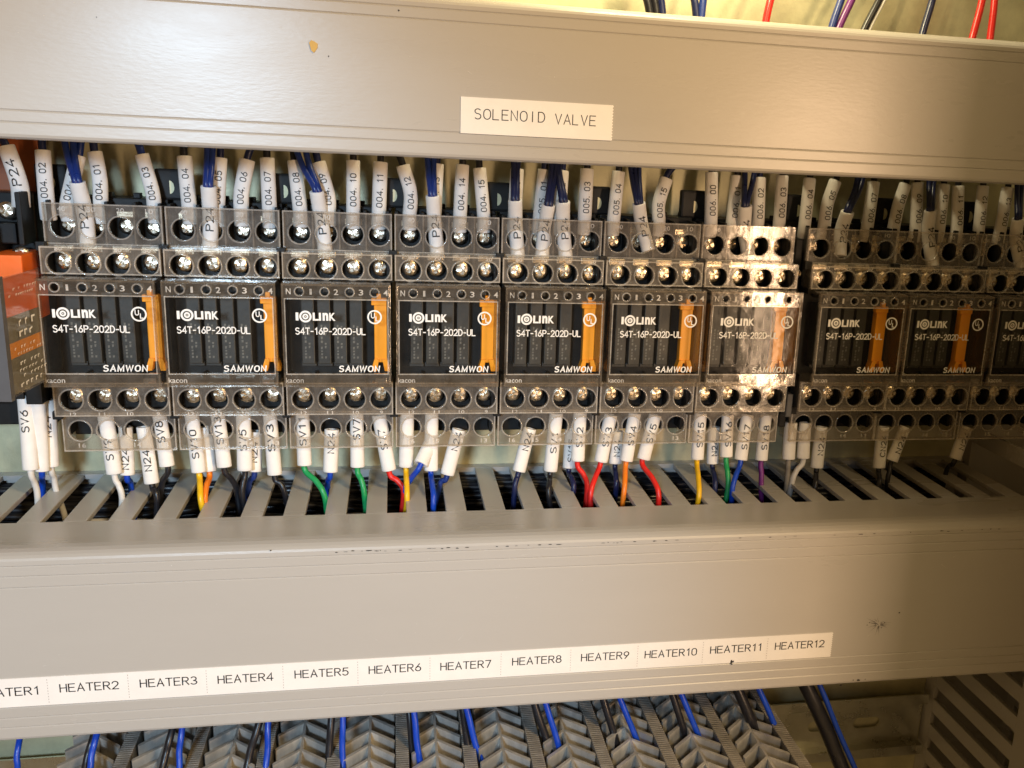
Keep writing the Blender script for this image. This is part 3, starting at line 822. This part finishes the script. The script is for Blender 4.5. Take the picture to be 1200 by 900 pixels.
# ------------------------------------------------------------ orange terminal block at the left edge
org = (-172, PANEL, -122)
tb = empty('terminal_block', org); tag(tb, 'orange and black terminal block with tilted clear flap at the left edge', 'terminal block')
mb = MB(); mb.box(-172, -124.6, 387, 405, -108, -23, 0.6); mb.box(-172, -128.5, 378, 386.1, -40, -33, 0.5); mb.box(-172, -133.5, 371, 386.1, -43, -36, 0.4)
mb.box(-126.6, -124.8, 374, 386.1, -40, -22, 0.4); mb.box(-135.4, -133.6, 368, 386.1, -46, -33, 0.4); mb.box(-148.5, -146.7, 376, 386.1, -40, -23, 0.4)
mb.box(-138.5, -131.5, 378, 386.1, -96, -88, 0.5); mb.box(-131, -125.5, 378, 386.1, -98, -88, 0.5); mb.box(-172, -139, 376, 386.1, -97, -88, 0.5)
build(mb, 'base', 'black', tb, org)
mb = MB(); mb.box(-172, -125.2, 398, 404, -23.2, 2, 0.6); build(mb, 'rear_housing', 'shaded_orange', tb, org)
mb = MB(); mb.box(-172, -123.6, 366, 386, -52.5, -42.6, 0.6); build(mb, 'housing', 'orange2', tb, org)
mb = MB(); mb.box(-172, -122.5, 368.5, 386, -66, -52.8, 0.5); build(mb, 'relay_body', 'orange2', tb, org)
for x, z, y in ((-132.4, -29.0, 384), (-142, -29, 384), (-138.6, -38.6, 372.6), (-128.0, -44, 380)):
    o = link('screw', SCREW, None, tb); o.location = (Vector((x, y, z)) - Vector(org)) * MM; o.rotation_euler = (0, random.random() * 3, 0)
# flap: near edge at the left, receding to the right
def flap_pt(a, d, z): # a along the flap (0 near .. 1 far), d = thickness
    A = atY(7, 400, 338); B = atY(49, 390, 364); A.z = B.z = 0; dr = (B - A).normalized(); n_ = Vector((dr.y, -dr.x, 0))
    p = A.lerp(B, a) + n_ * d; return (p.x, p.y, z)
def flap_box(a0, a1, d0, d1, z0, z1):
    mb = MB(); vs = [flap_pt(a, d, z) for a in (a0, a1) for d in (d0, d1) for z in (z0, z1)]
    mb.add(vs, [(0, 1, 3, 2), (4, 6, 7, 5), (0, 4, 5, 1), (2, 3, 7, 6), (0, 2, 6, 4), (1, 5, 7, 3)]); return mb
build(flap_box(-0.10, 0.0, -7, 1.0, -86, -46), 'flap_edge', 'slate', tb, org)
flap = build(flap_box(0.01, 1.0, 0.3, 0.9, -85.2, -46.5), 'clear_flap', 'frame', tb, org)
for z0, z1, mt in ((-59.5, -47.0, 'orange2'), (-68.0, -59.6, 'sage'), (-73.0, -68.1, 'orange'), (-84.8, -73.1, 'sage')):
    build(flap_box(0.03, 0.97, 0.0, 0.25, z0, z1), 'label_band', mt, flap, org)
mb = MB(); rr = random.Random(5)
for z, h_, n_ in ((-50.5, 0.8, 9), (-52.5, 0.7, 11), (-61.0, 2.2, 4), (-64.6, 2.0, 5), (-69.5, 0.9, 8), (-71.4, 0.8, 9), (-74.6, 1.2, 7), (-77.0, 0.9, 8), (-79.0, 1.0, 7), (-81.6, 1.4, 5)):
    a = rr.uniform(0.1, 0.3)
    for k in range(n_):
        w = (0.6 / n_) * rr.uniform(0.4, 0.9)
        if rr.random() < 0.8:
            dz = rr.uniform(0, 0.35) * h_
            mb.add([flap_pt(a, 1.02, z - dz), flap_pt(a + w, 1.02, z), flap_pt(a + w, 1.02, z - h_ * 0.3), flap_pt(a, 1.02, z - dz - h_ * 0.3)], [(0, 1, 2, 3)])
            mb.add([flap_pt(a, 1.03, z - h_ * 0.3), flap_pt(a + w * 0.35, 1.03, z - h_ * 0.3), flap_pt(a + w * 0.35, 1.03, z - h_), flap_pt(a, 1.03, z - h_)], [(0, 1, 2, 3)])
        a += 0.7 / n_
build(mb, 'flap_print', 'white', flap, org)

# ------------------------------------------------------------ wires with marker sleeves
def wrap_text(mb, st, pts, rad, flat, s_mid, length, height, off=0.012):
    fr = frames(pts); acc = [0.0]
    for i in range(1, len(fr)): acc.append(acc[-1] + (fr[i][0] - fr[i - 1][0]).length)
    vs, fs = text2d(st, off, length, height)
    out = []
    for a, c_ in vs:
        s_ = min(max(s_mid + a, 0), acc[-1] - 1e-4)
        i = 0
        while acc[i + 1] < s_: i += 1
        t = (s_ - acc[i]) / (acc[i + 1] - acc[i])
        p = fr[i][0].lerp(fr[i + 1][0], t); F = fr[i][2].lerp(fr[i + 1][2], t).normalized(); L_ = fr[i][3].lerp(fr[i + 1][3], t).normalized()
        th = c_ / rad
        out.append(p + F * ((rad * flat + 0.10) * math.cos(th)) + L_ * ((rad + 0.10) * math.sin(th)))
    mb.add(out, fs)
def wire_thing(name, label, cat, group, color, wires, sleeve, st, s_frac, tl, th, rad=2.75, wr=1.35, flat=0.82):
    """wires: list of point lists (mm); sleeve: bottom-to-top point list (mm)"""
    org = tuple(wires[0][0])
    root = None
    for k, w in enumerate(wires):
        mb = MB(); mb.tube(smooth(w, 8), wr, 10)
        o = build(mb, name if k == 0 else 'wire', 'w_' + color, root, org)
        if k == 0: root = o
    tag(root, label, cat, group)
    sp = smooth(sleeve, 7)
    mb = MB()
    j1, j2 = random.uniform(-.03, .03), random.uniform(0.92, 1.0)
    mb.tube(sp, rad, 16, hollow=wr + 0.25, flat=flat, taper=lambda t: (1.0 + j1) * (1 - t * (1 - j2)))
    so = build(mb, 'marker_sleeve', 'sleeve', root, org)
    if st:
        L_ = sum((sp[i + 1] - sp[i]).length for i in range(len(sp) - 1))
        mb = MB(); wrap_text(mb, st, sp, rad * 1.01, flat * 1.03, L_ * s_frac, tl, th)
        build(mb, 'printed_text', 'ink', so, org)
    return root
YN = 384.8     # depth of sleeves clamped in the outer row
SIDE = {}
def place(px):
    n_ = sum(1 for q in (191, 329, 463, 588, 705, 821, 948, 1044, 1148) if px > q)
    nm = ['first', 'second', 'third', 'fourth', 'fifth', 'sixth', 'seventh', 'third last', 'second last', 'rightmost'][n_]
    SIDE[n_] = SIDE.get(n_, -1) + 1
    return '%s of those above the %s module' % (['leftmost', 'second', 'third', 'fourth', 'fifth'][SIDE[n_]], nm)
def up_wire(st, bottom, top, color='navy', mid=None, wx=0.0, sf=0.56):
    """numbered sleeve above the modules; bottom/top in picture points"""
    b0 = atY(*bottom, YN); t0 = atY(*top, YN + 2.5)
    sl = [b0 + Vector((0, 0.6, -5.5)), b0] + ([atY(*mid, YN + 1.2)] if mid else []) + [t0]
    d = (t0 - sl[-2]).normalized()
    w = [t0 - d * 4, t0 + d * 2, Vector((t0.x + d.x * 6 + wx, YN + 5, 4)), Vector((t0.x + d.x * 8 + wx * 1.4, YN + 6, 24))]
    L_ = 5.5 + (t0 - b0).length
    wire_thing('control_wire', '%s wire, sleeve printed %s, %s' % ({'navy': 'dark blue', 'black': 'black', 'blue': 'blue'}[color], st.replace(' ', ''), place(bottom[0])), 'wire',
               'numbered wires above the relay modules', color, [w], sl, st, sf, 12.0, 2.5)
def p_wire(where, bottom, top, tips, color='navy', st='P24'):
    b0 = atY(*bottom, 379.6); t0 = atY(*top, 379.0)
    mid = b0.lerp(t0, 0.55); mid.y = 382.2
    sl = [b0, mid, t0 + Vector((0, 0.5, 0))]
    ws = []
    n = len(tips)
    for k, tp in enumerate(tips):
        off = Vector(((k - (n - 1) / 2) * (1.3 if n < 3 else 1.0), 0, 0))
        e = atY(*tp, 385)
        ax = (t0 - mid).normalized(); ws.append([t0 - ax * 2.0 + off + Vector((0, 0.5, 0)), t0 + off + ax * 1.5 + Vector((0, 0.5, 0)), e + Vector((0, 0, 0)), Vector((e.x + (e.x - t0.x) * 0.6, 390, e.z + 22))])
    wire_thing('supply_wire', 'blue wires in a white P24 sleeve %s' % where, 'wire', 'P24 supply wires', color, ws, sl, st, 0.52, 9.5, 3.0, rad=2.85, wr=1.15 if n < 3 else 0.95)

up_wire('004. 02', (55, 239), (50, 176), 'navy')
up_wire('004. 00', (79, 240), (92, 182), 'blue')
up_wire('004. 01', (118, 243), (111, 178), 'navy', (117, 210))
up_wire('004. 03', (181, 243), (166, 181), 'blue', (178, 222), wx=-2)
up_wire('004. 04', (222, 244), (216, 183), 'black')
up_wire('004. 05', (255, 247), (258, 185), 'navy')
up_wire('004. 06', (283, 247), (290, 187), 'navy', (283, 225), wx=3)
up_wire('004. 07', (316, 249), (313, 185), 'black')
up_wire('004. 08', (352, 248), (345, 188), 'black')
up_wire('004. 09', (385, 247), (373, 190), 'navy', (384, 228))
up_wire('004. 10', (414, 250), (414, 188), 'black')
up_wire('004. 11', (444, 251), (446, 190), 'black')
up_wire('004. 12', (480, 252), (472, 194), 'black', (481, 226), wx=-3)
up_wire('004. 13', (509, 254), (512, 192), 'navy')
up_wire('004. 14', (539, 255), (542, 193), 'black')
up_wire('004. 15', (567, 255), (562, 197), 'black')
up_wire('005. 00', (603, 256), (606, 198), 'navy')
up_wire('005. 01', (632, 258), (638, 199), 'navy')
up_wire('005. 02', (655, 258), (659, 200), 'navy')
up_wire('005. 03', (685, 258), (688, 198), 'black')
up_wire('005. 04', (719, 259), (725, 201), 'black')
up_wire('005. 15', (772, 260), (781, 209), 'navy', (772, 238), wx=7)
up_wire('006. 00', (833, 261), (834, 202), 'black')
up_wire('006. 01', (858, 262), (864, 206), 'black')
up_wire('006. 02', (888, 262), (890, 208), 'navy')
up_wire('006. 03', (913, 262), (917, 206), 'black')
up_wire('006. 04', (943, 263), (949, 209), 'black')
up_wire('006. 05', (966, 264), (979, 212), 'black', (970, 238))
up_wire('006. 07', (1016, 267), (1024, 213), 'black')
up_wire('006. 08', (1047, 268), (1061, 216), 'black', (1053, 240))
up_wire('006. 09', (1073, 268), (1075, 214), 'black')
up_wire('006. 10', (1100, 268), (1106, 216), 'black')
up_wire('006. 11', (1121, 269), (1123, 218), 'black')
up_wire('006. 12', (1147, 269), (1152, 218), 'black')
up_wire('006. 13', (1172, 270), (1181, 220), 'black')

p_wire('over the leftmost relay module', (104, 297), (90, 213), [(77, 172), (86, 172)], 'blue')
p_wire('over the second relay module', (246, 299), (244, 218), [(243, 176), (249, 176)], 'blue')
p_wire('over the third relay module', (382, 301), (371, 224), [(349, 180), (359, 180)], 'blue')
p_wire('over the fourth relay module', (513, 303), (507, 229), [(501, 188), (508, 188)], 'blue')
p_wire('over the left of the fifth relay module', (607, 302), (604, 234), [(602, 193), (606, 193)], 'navy')
p_wire('left of the close two on the fifth module', (635, 302), (643, 240), [(646, 196), (651, 196)], 'navy')
p_wire('right of the close two on the fifth module', (663, 302), (660, 236), [(653, 196), (655, 197)], 'navy')
p_wire('over the sixth relay module', (760, 294), (749, 238), [(739, 198), (744, 198), (749, 198)], 'navy')
p_wire('over the hazy seventh module', (877, 300), (874, 241), [(873, 203), (884, 203)], 'navy')
p_wire('over the first shaded module', (984, 300), (994, 248), [(1004, 214), (1010, 214)], 'navy')
p_wire('over the second module from the right', (1093, 312), (1091, 246), [(1089, 216), (1094, 216)], 'navy')
p_wire('at the right picture edge', (1197, 314), (1194, 256), [(1192, 222), (1197, 222)], 'navy')
# the sleeve that leans in at the far left edge
b0, m0, t0 = atY(25, 243, 383), atY(22, 214, 383), atY(7, 171, 384)
wire_thing('supply_wire', 'leaning white sleeve printed P24 at the left edge above the terminal block', 'wire', 'P24 supply wires', 'navy',
           [[t0 + Vector((1, 0, -4)), t0, t0 + Vector((-6, 4, 12)), t0 + Vector((-8, 6, 30))]], [b0, m0, t0], 'P24', 0.56, 9.0, 3.2, rad=2.95)

# ---- lower wires
def low_wire(desc, st, color, top, bottom, entry, tl=8.5, th=3.0, sf=0.45, ytop=381.6, ybot=380.0, deep=1, wr=1.12, curl=None):
    t0 = atY(*top, ytop); b0 = atY(*bottom, ybot)
    e = atZ(*entry, SLZ)
    e.y = min(max(e.y, 359.5), 405)
    sl = [b0, b0.lerp(t0, 0.5) + Vector((0, 0.3, 0)), t0]
    d = (b0 - t0).normalized()
    nxt = e + Vector((random.uniform(-2, 2), random.uniform(-1, 4), -16))
    w = [b0 - d * 5, b0 + d * 2.0, b0.lerp(e, 0.6) + Vector((0, 0, 1.2)), e, nxt, nxt + Vector((random.uniform(-8, 8), 2, -30))]
    wire_thing('valve_wire', '%s wire with white sleeve, %s' % (color.replace('vblue', 'bright blue'), desc), 'wire', 'sleeved wires below the relay modules', color, [w], sl, st, sf, tl, th, rad=2.8, wr=wr)
low_wire('printed SV6 below the terminal block', 'SV6', 'white', (29, 462), (36, 550), (44, 582), sf=0.66)
low_wire('beside SV6 below the terminal block', None, 'vblue', (44, 466), (49, 551), (50, 572), ybot=383)
low_wire('printed N24 below the terminal block', 'N24', 'white', (56, 468), (60, 546), (66, 575), sf=0.62, ybot=386, ytop=386)
low_wire('leftmost below the first relay module', 'SV9', 'white', (123, 484), (134, 555), (143, 584), sf=0.42)
low_wire('behind the white wire of the first module', 'N24', 'vblue', (147, 500), (149, 556), (154, 574), sf=0.35, ybot=384, ytop=385)
low_wire('printed N24 below the first relay module', 'N24', 'black', (168, 500), (178, 566), (184, 586), sf=0.42)
low_wire('rightmost below the first relay module', 'SV8', 'black', (186, 482), (196, 546), (188, 580), sf=0.65)
low_wire('printed SV10 below the second module', 'SV10', 'yellow', (224, 482), (233, 553), (236, 590), tl=11.5, sf=0.48)
low_wire('beside the yellow SV10 wire', None, 'orange', (240, 500), (245, 552), (240, 588), ybot=384, ytop=386)
low_wire('printed SV13 below the second module', 'SV13', 'black', (255, 484), (263, 547), (278, 578), tl=11, sf=0.7)
low_wire('printed SV5 below the second module', 'SV5', 'black', (285, 484), (287, 551), (284, 582), sf=0.55)
low_wire('printed N24 right of SV5', 'N24', 'blue', (299, 505), (298, 552), (291, 574), sf=0.5, ybot=385, ytop=386)
low_wire('printed SV3 below the second module', 'SV3', 'black', (316, 484), (322, 556), (334, 580), tl=11, sf=0.62)
low_wire('printed SV11 below the third module', 'SV11', 'green', (354, 480), (357, 545), (381, 584), tl=11, sf=0.62)
low_wire('printed N24 below the third module', 'N24', 'vblue', (389, 503), (387, 553), (384, 572), sf=0.7)
low_wire('printed SV7 below the third module', 'SV7', 'green', (418, 482), (419, 547), (427, 580), sf=0.7)
low_wire('slanting at the right of the third module', 'SV7', 'red', (444, 486), (456, 551), (473, 578), sf=0.58)
low_wire('upright below the fourth module', None, 'yellow', (477, 480), (476, 547), (477, 586))
low_wire('second below the fourth module', None, 'vblue', (506, 480), (505, 551), (508, 588))
low_wire('crossing towards the yellow wire', None, 'vblue', (508, 512), (493, 544), (474, 578), ybot=376, ytop=383)
low_wire('printed N24 slanting below the fourth module', 'N24', 'blue', (538, 503), (524, 556), (514, 574), sf=0.76, tl=8)
low_wire('printed N24 slanting below the fifth module', 'N24', 'navy', (621, 502), (608, 552), (603, 575), sf=0.72, tl=8)
low_wire('printed SV1 below the fifth module', 'SV1', 'black', (652, 484), (645, 552), (643, 580), sf=0.5)
low_wire('printed SV2 below the fifth module', 'SV2', 'red', (680, 482), (677, 540), (688, 572), sf=0.5)
low_wire('behind the SV2 sleeve', 'SV15', 'navy', (670, 500), (667, 548), (672, 575), sf=0.45, ybot=385, ytop=386, tl=10)
low_wire('printed SV3 below the sixth module', 'SV3', 'red', (716, 486), (704, 541), (692, 580), sf=0.55)
low_wire('behind the sixth module cover, dark', 'N24', 'navy', (723, 505), (721, 543), (722, 572), sf=0.5, ybot=385, ytop=386, tl=7.5)
low_wire('printed SV4 below the sixth module', 'SV4', 'orange', (744, 484), (734, 540), (731, 578), sf=0.55)
low_wire('printed SV5 below the sixth module', 'SV5', 'red', (768, 486), (754, 538), (772, 582), sf=0.6)
low_wire('below the left of the hazy seventh module', 'SV15', 'yellow', (821, 484), (817, 538), (819, 582), sf=0.55, tl=11)
low_wire('behind the yellow wire of the hazy module', 'N24', 'navy', (837, 500), (835, 543), (838, 572), sf=0.45, ybot=385, ytop=386, tl=7.5)
low_wire('printed SV16 below the hazy module', 'SV16', 'green', (853, 486), (851, 535), (853, 572), sf=0.56, tl=11)
low_wire('printed SV17 below the hazy module', 'SV17', 'vblue', (876, 486), (868, 539), (858, 575), sf=0.52, tl=11, ybot=378)
low_wire('printed SV18 below the hazy module', 'SV18', 'purple', (898, 486), (892, 539), (892, 568), sf=0.52, tl=11)
low_wire('short one at the left of the first shaded module', None, 'grey', (927, 495), (924, 538), (922, 565))
low_wire('second below the first shaded module', None, 'white', (944, 495), (941, 537), (928, 566), wr=1.2)
low_wire('upright below the first shaded module', 'N24', 'black', (963, 500), (957, 548), (955, 572), sf=0.55)
low_wire('printed CN24 left below the second last module', 'CN24', 'black', (1035, 500), (1030, 548), (1030, 570), sf=0.55, tl=10)
low_wire('printed N24 right below the second last module', 'N24', 'black', (1061, 500), (1045, 540), (1040, 565), sf=0.5)
low_wire('printed N24 slanting below the rightmost module', 'N24', 'black', (1133, 500), (1119, 538), (1108, 556), sf=0.58)

# loose wires lying in the lower duct
for k, (cl, z, y, x0, x1, d) in enumerate([('white', -152, 392, -190, 20, 'deep in the left of the lower duct'), ('white', -149, 374, -185, -45, 'near the slots of the lower duct'), ('grey', -158, 366, -190, 180, 'along the front of the lower duct'),
                                        ('navy', -162, 384, -200, 250, 'along the middle of the lower duct'), ('white', -166, 398, -190, -10, 'along the back of the lower duct'), ('black', -156, 380, -60, 255, 'in the right of the lower duct'), ('red', -160, 372, 20, 120, 'in the middle of the lower duct')]):
    pts = [(x0 + (x1 - x0) * t / 6, y + random.uniform(-2, 2), z + random.uniform(-2, 2)) for t in range(7)]
    mb = MB(); mb.tube(smooth(pts, 5), 1.5, 8)
    tag(build(mb, 'loose_wire', 'w_' + cl, None, pts[0]), '%s wire lying %s' % (cl.replace('navy', 'dark blue'), d), 'wire', 'wires lying inside the lower duct')

mb = MB(); rb = random.Random(21)
for k in range(80):
    y0, z0 = rb.uniform(347, 409), rb.uniform(-197, -147)
    x0, x1 = -212 + rb.uniform(0, 10), 258 - rb.uniform(0, 10)
    mb.tube(smooth([(x0 + (x1 - x0) * t / 9, min(409, max(345, y0 + rb.gauss(0, 3))), z0 + rb.gauss(0, 2)) for t in range(10)], 2), 1.7, 6)
for k in range(34):
    y0, z0 = rb.uniform(399, 410.2), rb.uniform(-152, -140.5)
    mb.tube(smooth([(-210 + 468 * t / 9, min(410.2, y0 + rb.gauss(0, 1.2)), min(-139.6, z0 + rb.gauss(0, 1.2))) for t in range(10)], 2), 1.6, 6)
tag(build(mb, 'wire_bundle', 'w_black', None, (0, 380, -200)), 'mass of dark wires filling the lower duct', 'wire bundle', kind='stuff')
# wires above the upper duct
for k, (cl, p0, p1, d) in enumerate([('black', (754, -12), (761, 14), 'leftmost, close to two others'), ('black', (763, -12), (769, 14), 'middle of the three at the left'), ('navy', (772, -12), (776, 14), 'right of the three at the left'),
        ('navy', (811, -12), (816, 18), 'left of the blue pair'), ('blue', (825, -12), (822, 18), 'right of the blue pair'), ('red', (905, -12), (898, 22), 'standing alone on the pale plate'),
        ('blue', (990, -14), (976, 28), 'beside the purple one'), ('purple', (1004, -14), (984, 30), 'the only purple one'), ('black', (1036, -12), (1014, 32), 'crossing beside the white one'), ('white', (1042, -12), (1020, 32), 'thin, beside the black one'),
        ('navy', (1096, -14), (1082, 36), 'alone in the shade'), ('red', (1153, -10), (1139, 46), 'left of the red pair in the shade'), ('red', (1166, -10), (1160, 48), 'right of the red pair in the shade')]):
    a, c_ = atY(*p0, 392), atY(*p1, 388)
    mb = MB(); mb.tube(smooth([a + (a - c_) * 1.5 + Vector((0, 6, 0)), a, c_, Vector((c_.x + (c_.x - a.x), 384, 36))], 6), 1.5 if cl != 'white' else 0.8, 10)
    tag(build(mb, 'duct_wire', 'w_' + cl, None, tuple(c_)), '%s wire coming out above the upper duct, %s' % (cl.replace('navy', 'dark blue'), d), 'wire', 'wires above the upper duct')

# ------------------------------------------------------------ heat sinks below the lower duct
HZ, HB = -225.0, -300.0
def heatsink():
    org = (0, 402, HB)
    root = empty('heat_sink', org)
    mb = MB(); mb.box(-0.45, 0.45, 288, 402, HB, HZ - 0.2); build(mb, 'spine', 'alu', root, org)
    mb = MB(); mb.box(-12.4, 12.4, 402, 405.5, HB, HZ + 1, 0.3); build(mb, 'base_plate', 'alu', root, org)
    mb = MB(); mb.box(9.9, 14.9, 288, 401.9, HB, HZ - 0.3, 0.2)
    y = 289.0
    while y < 400: mb.box(10.0, 14.8, y, y + 0.55, HZ - 0.32, HZ + 0.05); y += 1.35
    build(mb, 'side_bar', 'aluridge', root, org)
    for s_ in (1, -1):
        f = MB(); f.extrude_xy([(s_ * 0.5, 0), (s_ * 9.2, -8.2), (s_ * 9.6, -7.3), (s_ * 9.4, -6.4), (s_ * 0.5, 1.5)], HB - HZ, 0)
        fm = f.mesh('fin')
        for k in range(12):
            o = link('fin', fm, 'alu', root); o.location = (Vector((0, 294 + 9.4 * k, HZ - (0 if s_ > 0 else 0))) - Vector(org)) * MM
    return root
hs0 = heatsink()
for k in range(-4, 7):
    o = hs0 if k == -4 else copy_tree(hs0)
    o.location = W(-10.2 + 25.4 * k, 402, HB)
    n_ = k + 4
    w_ = ['leftmost', 'second', 'third', 'fourth', 'fifth', 'sixth', 'seventh', 'eighth', 'ninth', 'tenth', 'rightmost'][n_]
    tag(o, '%s finned aluminium heat sink%s under the lower duct' % (w_, '' if n_ in (0, 10) else ' from the left'), 'heat sink', 'heat sinks under the lower duct')

HW = [('vblue', (22, 872), (20, 905), 1.35), ('vblue', (112, 866), (105, 905), 1.5), ('vblue', (213, 858), (210, 905), 1.5), ('vblue', (314, 852), (311, 905), 1.5), ('vblue', (402, 845), (402, 905), 1.5), ('vblue', (486, 840), (494, 905), 1.6),
      ('vblue', (548, 835), (568, 905), 1.6), ('vblue', (641, 829), (662, 905), 1.6), ('vblue', (728, 822), (759, 905), 1.6), ('vblue', (800, 817), (835, 905), 1.6), ('vblue', (890, 809), (934, 905), 1.6), ('vblue', (962, 806), (1004, 905), 1.5),
      ('black', (108, 867), (98, 905), 1.6), ('black', (200, 862), (189, 905), 1.7), ('black', (302, 853), (288, 905), 1.8), ('black', (388, 847), (384, 905), 1.8), ('black', (543, 835), (554, 905), 1.9), ('black', (628, 830), (650, 905), 2.0),
      ('black', (708, 823), (730, 905), 2.0), ('black', (789, 817), (817, 905), 1.9), ('black', (866, 811), (908, 905), 3.0), ('black', (946, 806), (989, 905), 4.2), ('black', (480, 841), (486, 905), 1.6)]
cnt = {'vblue': 0, 'black': 0}
NUM = ['leftmost', 'second', 'third', 'fourth', 'fifth', 'sixth', 'seventh', 'eighth', 'ninth', 'tenth', 'eleventh', 'rightmost']
BL = sorted([h[1][0] for h in HW if h[0] == 'black'])
for cl, p0, p1, rr in HW:
    rr *= 0.76
    yy = 338 if cl == 'vblue' else 340.5
    a, c_ = atY(*p0, yy), atY(*p1, yy - 6)
    mid = a.lerp(c_, 0.5) + Vector((random.uniform(-.6, .6), 0.5, 0))
    mb = MB(); mb.tube(smooth([a + (a - c_) * 0.9 + Vector((0, 4, 0)), a, mid, c_, c_ + (c_ - a) * 1.2 + Vector((0, -6, 0))], 7), rr, 12)
    n_ = cnt['vblue'] if cl == 'vblue' else BL.index(p0[0])
    cnt[cl] += 1
    if cl == 'black': w_ = 'rightmost' if n_ == len(BL) - 1 else NUM[n_]
    else: w_ = NUM[n_]
    tag(build(mb, 'heater_wire', 'w_' + cl, None, tuple(c_)), '%s %s wire%s hanging below the lower duct' % (w_, 'bright blue' if cl == 'vblue' else 'thick black', '' if w_ in ('leftmost', 'rightmost') else ' from the left'), 'wire', 'heater wires below the lower duct')
